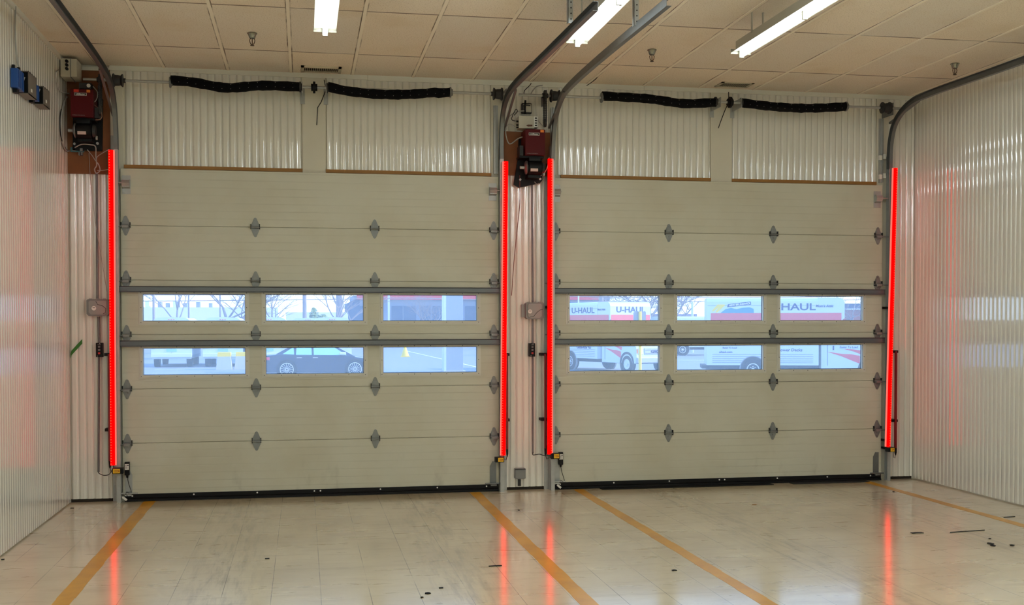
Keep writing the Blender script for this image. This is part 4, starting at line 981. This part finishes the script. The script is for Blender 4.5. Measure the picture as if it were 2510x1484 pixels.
def make_truck(loc, rz, label, L_, H_, side_texts, front_text, decals, name='box_truck', cab=True):
    root = thing(name, label, 'truck', loc, rz, group='box trucks outside'); o = (0, 0, 0); W = 1.15
    zb, za = 0.78, H_-0.98
    # box with attic, rounded top corners across the width
    R = 0.14
    def cross(z0, z1): return [(-W, z0), (W, z0), (W, z1-R), (W-R*0.3, z1-R*0.3), (W-R, z1), (-W+R, z1), (-W+R*0.3, z1-R*0.3), (-W, z1-R)]
    bx = MB(); bx.prism(cross(0.56, H_), lambda u, v, t_: (t_, u, v), 0, L_); bx.build('cargo_box', m_tbox, root)
    at_ = MB(); A = L_+0.95
    at_.prism([(L_-0.01, za), (A-0.25, za), (A, za+0.2), (A, H_-0.2), (A-0.06, H_-0.06), (A-0.2, H_), (L_-0.01, H_)], lambda u, v, t_: (u, t_, v), -W+0.02, W-0.02); at_.build('attic', m_tbox, root)
    st = MB()
    zs0, zs1 = H_-0.86, H_-0.58
    st.box((0.14, -W-0.006, zs0), (A-0.12, -W+0.03, zs1)); st.box((A-0.01, -W+0.06, zs0), (A+0.006, W-0.06, zs1)); st.box((0.14, W-0.03, zs0), (A-0.12, W+0.006, zs1)); st.build('red_stripe', m_tred, root)
    ln = MB()
    for z in (0.96, 0.88, 0.80, 0.72, 0.65): ln.box((0.2, -W-0.008, z), (L_-0.2, -W, z+0.018))
    ln.box((0.02, -W-0.005, H_-0.30), (L_, -W, H_-0.285)); ln.build('skirt_lines', m_gry, root)
    for body, x_, z_, sz, sx_, sh in side_texts:
        text('lettering', body, m_tlet, root, face_mtx((x_, -W-0.006, z_), (1, 0, 0), (0, -1, 0)), sz, 0.004, sz*0.02, sx_, sh)
    if front_text:
        text('lettering', front_text[0], m_tlet, root, face_mtx((A+0.006, 0.0, front_text[1]), (0, 1, 0), (1, 0, 0)), front_text[2], 0.004, 0.008, 1.25)
    if decals:
        d = MB(); d.prism([(0.75, H_-0.36), (1.65, H_-0.26), (1.63, H_-0.14-0.0), (0.78, H_-0.24)], lambda u, v, t_: (u, t_, v), -W-0.006, -W); d.build('banner', m_tlet, root)
        text('lettering', 'NEW BRUNSWICK', m_wlab, root, face_mtx((1.22, -W-0.008, H_-0.25), (1, 0, 0.11), (0, -1, 0)), 0.105, 0.003, 0.003, 0.92)
        d = MB()
        for q in range(2): d.prism([(0.16+q*0.14, H_-0.50-0.04*q), (0.24+q*0.14, H_-0.52-0.04*q), (0.56+q*0.14, H_-0.26), (0.40+q*0.12, H_-0.24)], lambda u, v, t_: (u, t_, v), -W-0.007-q*0.001, -W)
        d.build('yellow_swoosh', m_ypnt, root)
        d = MB(); d.prism([(0.5, H_-0.575), (1.75, H_-0.575), (1.74, H_-0.42), (1.6, H_-0.36), (1.3, H_-0.38), (1.1, H_-0.43), (0.9, H_-0.38), (0.7, H_-0.42)], lambda u, v, t_: (u, t_, v), -W-0.0055, -W); d.build('teal_graphic', mat('teal_graphic', (60, 140, 170), 0.5), root)
    wl = 1.72
    for s_ in (-1, 1): wheel(root, o, wl, s_*1.05, 0.40, 0.28, 0.25, False)
    fl_ = MB()
    for s_ in (-1, 1): fl_.lathe([(0.46, -0.03), (0.50, -0.03), (0.50, 0.04), (0.46, 0.04)], (wl, s_*(W-0.02), 0.42), (0, 1, 0), 28, True)
    fl_.build('fender_arch', m_gry, root, 35)
    each('wheel_well', m_iron, root, (0, 0, 0), [lambda q, s_=s_: q.cyl((wl, s_*(W-0.1), 0.42), (wl, s_*(W+0.012), 0.42), 0.47, 28) for s_ in (-1, 1)], 35)
    ch = MB(); ch.box((0.0, -0.5, 0.38), (L_+2.2, 0.5, 0.56)); ch.box((-0.18, -0.9, 0.42), (0.0, 0.9, 0.55)); ch.build('chassis', m_iron, root)
    if cab:
        c0 = L_+0.12; prof = [(c0, 0.42), (c0+2.45, 0.42), (c0+2.55, 0.55), (c0+2.5, 1.12), (c0+2.35, 1.25), (c0+1.55, 1.38), (c0+1.02, 2.0), (c0+0.05, 2.05), (c0, 1.95)]
        cbm = MB(); Wc = 0.98; cbm.prism(prof, lambda u, v, t_: (u, t_, v), -Wc, Wc); cbo = cbm.build('cab', m_tbox, root)
        gl_ = MB(); gl_.prism([(c0+0.3, 1.36), (c0+1.38, 1.36), (c0+0.98, 1.88), (c0+0.3, 1.90)], lambda u, v, t_: (u, t_, v), -Wc-0.006, Wc+0.006)
        gl_.prism([(c0+1.56, 1.40), (c0+1.585, 1.41), (c0+1.06, 1.95), (c0+1.03, 1.95)], lambda u, v, t_: (u, t_, v), -0.85, 0.85); gl_.build('cab_windows', m_cglass, root)
        fm = MB(); fm.prism([(c0+0.2, 1.08), (c0+0.75, 0.90), (c0+1.42, 0.62), (c0+1.42, 0.92), (c0+1.1, 0.98), (c0+0.8, 0.99)], lambda u, v, t_: (u, t_, v), -Wc-0.008, -Wc+0.01); fm.prism([(c0+0.8, 1.19), (c0+1.2, 1.08), (c0+1.45, 0.98), (c0+1.5, 1.12), (c0+1.2, 1.16)], lambda u, v, t_: (u, t_, v), -Wc-0.008, -Wc+0.01)
        fm.build('red_flame_decal', m_tred, root)
        dl = MB(); dl.box((c0+0.22, -Wc-0.008, 0.55), (c0+0.235, -Wc, 1.34)); dl.box((c0+0.42, -Wc-0.02, 1.14), (c0+0.47, -Wc, 1.3)); dl.build('door_handle', m_tlet, root)
        gr_ = MB(); X2 = c0+2.53
        gr_.box((X2-0.02, -0.55, 0.80), (X2+0.02, 0.55, 1.08)); gr_.build('grille', m_chrome, root)
        gi = MB()
        for z in (0.85, 1.0): gi.box((X2+0.02, -0.5, z-0.018), (X2+0.03, 0.5, z+0.018))
        gi.build('grille_slots', m_gry, root)
        text('lettering', 'GMC', m_tlet, root, face_mtx((X2+0.035, 0, 0.925), (0, 1, 0), (1, 0, 0)), 0.16, 0.004, 0.004, 1.2)
        for s_ in (-1, 1):
            MB().box((X2-0.06, s_*0.62, 0.82), (X2+0.025, s_*0.9, 1.08), 0.02).build('headlight', m_wlab, root); MB().box((X2-0.05, s_*0.9, 0.86), (X2+0.0, s_*0.97, 1.04)).build('turn_signal', m_or, root)
        MB().box((X2-0.04, -1.0, 0.45), (X2+0.12, 1.0, 0.68), 0.02).build('bumper', m_chrome, root)
        for s_ in (-1, 1): wheel(root, o, c0+1.85, s_*0.88, 0.38, 0.24, 0.24, False)
        fa = MB()
        for s_ in (-1, 1): fa.lathe([(0.40, -0.04), (0.50, -0.04), (0.50, 0.04), (0.40, 0.04)], (c0+1.85, s_*(Wc-0.02), 0.42), (0, 1, 0), 28, True)
        fa.build('wheel_arch', m_iron, root, 35)
    return root
# truck 2: almost side-on, right
r2 = math.radians(-17.5)
p = at(1775, 936, 29.6)
make_truck((p.x-1.15*math.sin(-r2)*1.0*1.0+0.0, p.y+1.15*math.cos(r2), ZG), r2, 'white moving truck seen from the side through the right door windows', 4.15, 3.12,
           [('U-HAUL', 3.13, 2.76, 0.36, 1.38, 0.0), ("Mom's Attic", 4.35, 2.80, 0.13, 1.0, 0.3), ('Lower Decks', 3.1, 1.14, 0.15, 1.1, 0.1), ('uhaul.com', 0.7, 1.06, 0.11, 1.1, 0.1), ('Easier To Load', 0.85, 1.22, 0.08, 1.1, 0.1), ('Easier To Load', 5.25, 1.25, 0.11, 1.0, 0.1)], None, True)
# truck 1: three-quarter front
r1 = math.radians(-69)
cx1 = at(1495, 800, 37.0)    # attic front, camera-side corner
h1 = Vector((math.cos(r1), math.sin(r1), 0)); l1 = Vector((-math.sin(r1), math.cos(r1), 0))
base = Vector((cx1.x, cx1.y, 0)) - h1*(3.85+0.95) + l1*1.15
make_truck((base.x, base.y, ZG), r1, 'white moving truck at an angle with sunlit front behind the yellow pole', 3.85, 3.12,
           [('U-HAUL', 2.72, 2.74, 0.36, 1.4, 0.0), ('Gentle-Ride Van', 2.8, 1.06, 0.17, 1.0, 0.0), ("Mom's Attic", 4.15, 2.78, 0.12, 1.0, 0.3)], ('U-HAUL', 2.76, 0.36), False)
# far truck
p = at(1671, 860, 61)
make_truck((p.x-1.72, 62, ZG), 0, 'distant low white truck left of the side-on moving truck', 4.2, 2.62, [], None, False, cab=False)

# navy sedan
DZ = -0.07
def make_car():
    p0, p1 = at(703, 905, 34.2), at(870, 905, 34.2); c = ((p0.x+p1.x)/2, 35.1, ZG)
    root = thing('sedan_car', 'dusty dark blue sedan parked outside the left door', 'car', c)
    wb = (p1.x-p0.x)/2; o = (0, 0, 0)
    lo = [(-2.35, 0.42), (-2.38, 0.60), (-2.30, 0.82), (-2.2, 0.91), (-1.75, 0.95), (-1.1, 0.94), (0.3, 0.90), (1.15, 0.87), (1.75, 0.78), (2.2, 0.66), (2.33, 0.55), (2.32, 0.32), (2.1, 0.2), (-2.1, 0.22)]
    b_ = MB(); n = 0
    rings = []
    for t_, sc_ in ((-0.93, 0.94), (-0.86, 1.0), (0.86, 1.0), (0.93, 0.94)): rings.append([b_.v((u*(0.985 if abs(t_) > 0.9 else 1), t_, 0.55+(v-0.55)*sc_)) for u, v in lo])
    for A, B in zip(rings, rings[1:]):
        for j in range(len(lo)): b_.f([A[j], A[(j+1) % len(lo)], B[(j+1) % len(lo)], B[j]])
    b_.f(rings[0][::-1]); b_.f(rings[-1]); b_.build('body', m_car, root, 30)
    cab_ = [(-1.85, 0.9), (-1.05, 1.34), (-0.5, 1.44), (0.15, 1.42), (0.60, 1.25), (1.35, 0.84)]
    k_ = MB(); rg = []
    for t_, q in ((-0.86, 0), (-0.64, 1)):
        pass
    A = [k_.v((u, -0.86+0.22*(v-0.96)/0.5, v)) for u, v in cab_]; B = [k_.v((u, 0.86-0.22*(v-0.96)/0.5, v)) for u, v in cab_]
    for j in range(len(cab_)): k_.f([A[j], A[(j+1) % 6], B[(j+1) % 6], B[j]])
    k_.f(A[::-1]); k_.f(B); k_.build('cabin', m_car, root, 30)
    for nm, pts in (('side_window', [(-0.98, 0.93), (-0.95, 1.30), (-0.38, 1.40), (-0.36, 0.92)]), ('side_window', [(-0.28, 0.92), (-0.30, 1.40), (0.12, 1.38), (0.55, 1.20), (1.02, 0.90)]), ('quarter_window', [(-1.5, 0.96), (-1.07, 1.24), (-1.05, 0.94)])):
        w = MB(); 
        for s_ in (-1, 1):
            P1 = [w.v((u, s_*(0.866-0.22*(v-0.96)/0.5), v)) for u, v in pts]; w.f(P1)
        w.build(nm, m_cglass, root)
    for s_ in (-1, 1):
        wheel(root, o, -wb, s_*0.84, 0.345, 0.22, 0.2, True); wheel(root, o, wb, s_*0.84, 0.345, 0.22, 0.2, True)
    ar = MB()
    for s_ in (-1, 1):
        for xx in (-wb, wb): ar.lathe([(0.35, -0.01), (0.40, -0.01), (0.40, 0.02), (0.35, 0.02)], (xx, s_*0.93, 0.345), (0, 1, 0), 28, True)
    ar.build('wheel_arch', m_black, root, 35)
    each('tail_light', mat('tail_red', (220, 60, 90), 0.4), root, (0, 0, 0), [lambda q, s_=s_: q.box((-2.35, s_*0.88, 0.72), (-2.0, s_*0.945, 0.84), 0.02) for s_ in (-1, 1)])
    each('side_mirror', m_hub, root, (0, 0, 0), [lambda q, s_=s_: q.box((0.72, s_*0.9, 0.92), (0.98, s_*1.05, 1.03), 0.03) for s_ in (-1, 1)])
    d = MB()
    for xx in (-0.95, -0.32): d.box((xx, -0.945, 0.80), (xx+0.2, -0.925, 0.83))
    d.build('door_handle', m_chrome, root)
    d = MB(); 
    for xx in (-1.05, -0.32, 0.72): d.box((xx, -0.934, 0.3), (xx+0.012, -0.928, 0.90))
    d.build('door_seam', m_ink, root)
make_car()
# cargo vans seen from behind
def make_van(loc, label):
    root = thing('cargo_van', label, 'van', loc, group='white cargo vans parked in a row'); W = 0.98; H_ = 2.50
    sec = [(-W+0.05, 0.42), (W-0.05, 0.42), (W, 0.6), (W, 1.2), (W-0.12, H_-0.15), (W-0.3, H_-0.03), (0, H_), (-W+0.3, H_-0.03), (-W+0.12, H_-0.15), (-W, 1.2), (-W, 0.6)]
    MB().prism(sec, lambda u, v, t_: (u, t_, v), 0, 4.6).build('body', m_tbox, root)
    MB().prism([(4.6, 0.42), (5.5, 0.42), (5.55, 1.05), (4.6, 1.3)], lambda u, v, t_: (t_, u, v), -W+0.03, W-0.03).build('hood', m_tbox, root)
    each('rear_window', m_cglass, root, (0, 0, 0), [lambda q, a=a: q.box((a, -0.012, 1.35), (a+0.70, 0, 1.95)) for a in (-0.78, 0.08)])
    MB().box((-W, -0.12, 0.5), (W, 0.0, 0.68), 0.02).build('rear_bumper', m_hub, root)
    for s_ in (-1, 1): MB().box((s_*0.82-0.07, -0.02, 0.95), (s_*0.82+0.07, 0, 1.2)).build('tail_light', m_tred, root)
    MB().box((-0.25, -0.018, 0.78), (0.25, 0, 0.92)).build('licence_plate', m_cglass, root)
    l_ = MB()
    for u in (-0.12, 0, 0.12): l_.box((u-0.03, -0.015, H_-0.13), (u+0.03, 0, H_-0.10))
    l_.build('roof_marker_lights', m_tred, root)
    st = MB(); st.box((-0.7, -0.012, 1.2), (0.7, 0, 1.3)); st.build('red_band', m_tred, root)
    st = MB(); st.box((-0.006, -0.014, 0.7), (0.006, 0, H_-0.16)); st.build('door_seam', m_gry, root)
    for s_ in (-1, 1):
        wheel(root, (0, 0, 0), s_*0.0, 0, 0.001, 0.001, 0, False) if False else None
        each('wheel', m_tyre, root, (0, 0, 0), [lambda q, yy=yy: q.cyl((s_*0.92, yy, 0.34), (s_*0.66, yy, 0.34), 0.34, 20) for yy in (0.9, 4.3)], 35)
    return root
v0 = make_van((-4.10, 47, ZG), 'first white cargo van from the left, seen from behind')
for x_, y_, lab in ((-1.62, 47, 'second white cargo van from the left, behind the concrete blocks'), (0.62, 47, 'third white cargo van from the left, behind the blue sedan'), (2.62, 53.4, 'fourth white cargo van, set back from the others'), (3.80, 47, 'rightmost white cargo van beside the grey pillar building')):
    dup(v0, (x_, y_, ZG), label=lab)
# concrete blocks with yellow tops
def make_block(x, y, label):
    root = thing('concrete_block', label, 'barrier', (x, y, ZG), group='concrete blocks with yellow tops')
    MB().prism([(-0.37, 0), (0.37, 0), (0.30, 0.62), (-0.30, 0.62)], lambda u, v, t_: (u, t_, v), -0.35, 0.35).build('block', m_conc, root)
    MB().prism([(-0.31, 0.62), (0.31, 0.62), (0.29, 0.82), (-0.29, 0.82)], lambda u, v, t_: (u, t_, v), -0.33, 0.33).build('yellow_top', m_ypnt, root); return root
k0 = make_block(-1.32, 43.6, 'left concrete block with yellow top in front of the vans')
dup(k0, (-0.50, 43.9, ZG), label='right concrete block with yellow top in front of the vans')
# yellow pole with grey twin meters
p = at(1569, 912, 27.0); pz = at(1569, 764, 27.0).z
pole = thing('yellow_pole', 'slim yellow pole with a grey twin lobed panel in front of the truck', 'pole', (p.x, 27, ZG))
MB().cyl((0, 0, 0), (0, 0, pz-ZG), 0.055, 14).build('post', m_ypnt, pole, 40)
pn = MB(); pn.prism([(-0.22, -0.40), (0.22, -0.40), (0.23, -0.03), (0.19, 0.02), (0.16, -0.02), (0.12, 0.02), (0.08, -0.03), (-0.02, -0.02), (-0.12, 0.0), (-0.17, 0.03), (-0.22, -0.06)], lambda u, v, t_: (u, t_, pz-ZG+v), 0.06, 0.10); pn.build('panel', m_gry, pole)
MB().cyl((0, 0, 0), (0, 0, 0.05), 0.16, 14).build('base_plate', m_gry, pole)
# cone
p = at(993, 866, 62); kz = thing('traffic_cone', 'small yellow cone on the asphalt left of the grey column', 'cone', (p.x, 62, ZG))
MB().lathe([(0.26, 0.05), (0.05, 0.72), (0.02, 0.74)], (0, 0, 0), (0, 0, 1), 16).build('cone', m_ypnt, kz, 40); MB().box((-0.3, -0.3, 0), (0.3, 0.3, 0.05)).build('base', m_ypnt, kz)
# canopy column
gc = thing('grey_column', 'square grey canopy column seen through the left door', 'column', (8.98, 39.0, ZG))
MB().box((-0.38, -0.38, 0), (0.38, 0.38, 5.4), 0.01).build('shaft', mat('column_grey', (150, 156, 160), 0.6), gc); MB().box((-0.47, -0.40, 0), (-0.38, 0.40, 5.4)).build('lit_side_strip', m_tbox, gc)  # pale strip put in for the bright, lit left side of the column
MB().box((-0.5, -0.5, 0), (0.5, 0.5, 0.06)).build('base', m_conc, gc)
# parking lines
def pline(x0, y0, x1, y1, w, label):
    a, b_ = Vector((x0, y0, 0)), Vector((x1, y1, 0)); d = (b_-a).normalized(); n = Vector((-d.y, d.x, 0))*w/2
    f = MB(); v_ = [f.v((q.x, q.y, ZG+0.004)) for q in (a-n, b_-n, b_+n, a+n)]; u_ = [f.v((q.x, q.y, ZG+0.012)) for q in (a-n, b_-n, b_+n, a+n)]
    f.f(v_); f.f(u_)
    for i in range(4): f.f([v_[i], v_[(i+1) % 4], u_[(i+1) % 4], u_[i]])
    tag(f.build('parking_line', m_wline), label, 'parking line', 'white lines on the asphalt')
pline(10.36, 78, 10.8, 40.5, 0.14, 'long white line on the asphalt beside the grey column')
pline(-4.6, 44.4, -1.0, 44.0, 0.14, 'white line on the asphalt running to the concrete blocks')
pline(22, 52, 30, 50, 0.3, 'pale band on the asphalt left of the side-on truck')
# buildings
def house(name, label, x0, x1, y, z1, m_, extra):
    root = thing(name, label, 'building', ((x0+x1)/2, y, ZG), group=None); cx0 = (x0+x1)/2
    MB().box((x0-cx0, 0, 0), (x1-cx0, 9, z1-ZG)).build('walls', m_, root)
    extra(root, cx0); return root
def ex1(root, cx0):
    for i, (px, w) in enumerate(((356, 9), (387, 8), (406, 7), (425, 9), (432, 6), (450, 9), (457, 3), (482, 9), (513, 8), (598, 6))):
        q = at(px, 752, 90); MB().box((q.x-cx0-w*0.016, 1, 3.2-ZG), (q.x-cx0+w*0.02, 2, 3.78-ZG-0.1*(i % 3))).build('rooftop_unit', m_gry if i % 3 else m_tbox, root)
    MB().box((-12, -0.05, 2.55), (-4.0, 0, 2.62)).build('wall_band', m_gry, root)
house('pale_building', 'long pale flat roofed building with rooftop units, far left', -26, 0.2, 90, 3.18, m_pale, ex1)
def ex2(root, cx0):
    q = MB()
    for i in range(7): q.box((-0.2+i*0.2, -0.05, 0.3), (-0.12+i*0.2, 0, 2.6))
    q.build('red_slats', m_brick, root)
house('low_building', 'low pale building with reddish slats beyond the sedan', 0.9, 6.2, 88, 2.75, m_pale, ex2)
def ex3(root, cx0):
    MB().box((at(875, 800, 99.7).x-cx0, -0.35, 4.10-ZG), (32-cx0, 0.1, 5.3-ZG)).build('red_fascia', m_fasc, root)
    q = at(851, 800, 100).x-cx0; MB().prism([(q, 0), (q+1.2, 0), (q+1.2, 4.75), (q+0.9, 4.6), (q, 4.15)], lambda u, v, t_: (u, t_, v), -0.1, 6).build('side_wing', m_dkwall, root)
    for pa, pb in ((880, 925), (960, 987), (990, 1020), (1030, 1055), (1060, 1088), (1140, 1165)): MB().box((at(pa, 800, 99.95).x-cx0, -0.06, 0.6), (at(pb, 800, 99.95).x-cx0, 0, 3.9)).build('shop_window', m_dkwall, root)
    q = at(953, 800, 98.5).x-cx0; MB().box((q-0.1, -1.6, 0), (q+0.1, -1.4, 6.0)).build('white_post', m_tbox, root)
house('red_fascia_building', 'slate blue building with a red fascia band behind the grey column', 7.2, 33.0, 100, 4.5, mat('slate_panel', (128, 140, 160), 0.8), ex3)
house('brick_building', 'red brick building with a blue roof band at far right', 47, 66, 90, 3.15, m_brick, lambda r, c0: (MB().box((-9.5, -0.1, 3.15-ZG), (9.5, 9, 3.62-ZG)).build('blue_roof_band', m_dkwall, r), MB().box((-9.5, -0.15, 3.02-ZG), (9.5, -0.0, 3.15-ZG)).build('white_stripe', m_tbox, r)))
house('mauve_building', 'low mauve building behind the white post in the right door windows', 27.5, 38, 88, 2.6, mat('mauve_wall', (170, 150, 165), 0.8), lambda r, c0: MB().box((-5, -0.05, 2.0), (5, 0, 2.1)).build('wall_band', m_gry, r))
# poles and wires
def upole(px, Y, h, r, label, wood=True):
    p = at(px, 800, Y); root = thing('utility_pole' if wood else 'white_post', label, 'pole', (p.x, Y, ZG), group='utility poles outside')
    MB().cyl((0, 0, 0), (0, 0, h), r, 10, r*0.8).build('pole', m_bark if wood else m_tbox, root, 40)
    if wood: MB().box((-0.9, -0.05, h-0.6), (0.9, 0.05, h-0.5)).build('crossarm', m_bark, root)
upole(377, 70, 8.0, 0.09, 'utility pole in the leftmost upper window'); upole(747, 72, 8.5, 0.16, 'utility pole above the sedan'); upole(832, 66, 8.5, 0.24, 'thick pole beside the bare tree near the slate building')
upole(463, 84, 8, 0.08, 'thin distant pole above the pale building'); upole(540, 84, 8, 0.07, 'second thin distant pole above the pale building')
upole(1474, 80, 8.5, 0.2, 'pole behind the angled truck'); upole(1697, 68, 3.75, 0.1, 'short white post left of the side-on truck', False); upole(1418, 52, 5.2, 0.05, 'thin white post above the angled truck box', False)
for z0, z1, yy, lab in ((4.35, 4.5, 71.5, 'upper overhead wire across the lot'), (3.9, 3.75, 72.5, 'lower overhead wire across the lot'), (3.45, 3.5, 74, 'lowest overhead wire across the lot')):
    pts = [(-30+i*5, yy, z0+(z1-z0)*i/16-0.25*math.sin(PI*((i*5) % 40)/40)+0.2) for i in range(17)]
    wire('overhead_wire', pts, 0.03, m_bark, lab, 'wire', 'overhead wires', 5)
# bare trees
def make_tree(px, Y, h, label, seed, spread=0.5, trunk=0.35, lean=0.0, fork=0.35, py=900):
    rnd = random.Random(seed); base = at(px, py, Y); mb = MB()
    def grow(p, d, L_, r, lev):
        n = 4; pts = [p]; rad = [r]
        for i in range(n):
            d = (d+Vector((rnd.uniform(-1, 1), rnd.uniform(-1, 1), rnd.uniform(-0.3, 0.5)))*0.16).normalized(); p = p+d*L_/n; pts.append(p); rad.append(r*(1-0.5*(i+1)/n))
            if lev > 0 and i >= 1:
                for _ in range(2 if lev > 1 else 1+(i % 2)):
                    ang = rnd.uniform(0, 2*PI); side = Vector((math.cos(ang), math.sin(ang)*0.6, rnd.uniform(-0.15, 0.5)))
                    grow(p, (d*(1-spread)+side*spread).normalized(), L_*rnd.uniform(0.55, 0.8), rad[-1]*0.7, lev-1)
        mb.tube(pts, r, 4 if lev < 2 else 6, rad)
    grow(Vector((0, 0, 0)), Vector((lean, 0, 1)).normalized(), h*fork, trunk*0.36, 4)
    o = mb.build('bare_tree', m_bark, None, 60); o.location = (base.x, Y, ZG); return tag(o, label, 'tree', 'bare winter trees outside')
make_tree(592, 60, 8.0, 'leaning bare tree in the upper left window, right end', 3, 0.62, 0.42, -0.3, 0.42)
make_tree(435, 75, 8.5, 'bare tree above the pale building', 11, 0.5, 0.3, 0, 0.5)
make_tree(818, 58, 7.5, 'bare tree beside the thick pole near the slate building', 5, 0.5, 0.3, 0, 0.42)
make_tree(668, 74, 8.0, 'bare tree at the left of the window above the sedan', 21, 0.6, 0.3, 0.1, 0.4)
make_tree(1045, 96, 7.5, 'twiggy bare tree before the slate building wall', 8, 0.55, 0.25, 0, 0.36)
make_tree(1600, 62, 9.5, 'large bare tree behind the angled truck', 14, 0.62, 0.5, -0.1, 0.36)
make_tree(1490, 84, 9.0, 'bare tree behind the angled truck box', 15, 0.62, 0.4, 0.1, 0.36)
make_tree(1680, 74, 8.5, 'bare tree left of the side-on truck', 16, 0.66, 0.45, -0.2, 0.34)
make_tree(2095, 84, 8.0, 'pale bare tree above the brick building', 17, 0.6, 0.3, 0, 0.4)
# evergreen shrubs
def shrub(px, Y, w, h, label, seed):
    rnd = random.Random(seed); base = at(px, 900, Y); mb = MB()
    for i in range(900):
        a = rnd.uniform(0, 2*PI); b2 = rnd.uniform(0, PI/2); rr_ = rnd.uniform(0.7, 1.0)
        c = Vector((math.cos(a)*math.cos(b2)*w*rr_, math.sin(a)*math.cos(b2)*w*rr_, math.sin(b2)*h*rr_)); s_ = rnd.uniform(0.05, 0.12)
        u = Vector((rnd.uniform(-1, 1), rnd.uniform(-1, 1), rnd.uniform(-1, 1))).normalized(); v_ = u.orthogonal().normalized()
        mb.f([mb.v(c+u*s_), mb.v(c+v_*s_), mb.v(c-u*s_), mb.v(c-v_*s_)])
    mb.lathe([(0.01, h*0.85), (w*0.5, h*0.7), (w*0.8, h*0.4), (w*0.8, 0)], (0, 0, 0), (0, 0, 1), 10)
    o = mb.build('evergreen_shrub', m_leaf, None); o.location = (base.x, Y, ZG); tag(o, label, 'shrub', 'evergreen shrubs outside')
shrub(792, 80, 1.1, 2.95, 'yellow green shrub beyond the vans near the thick pole', 1); shrub(770, 84, 0.7, 3.5, 'taller dark shrub left of the yellow green one', 2)
shrub(1830, 80, 5.0, 4.25, 'evergreen treetop showing over the side-on truck', 4)
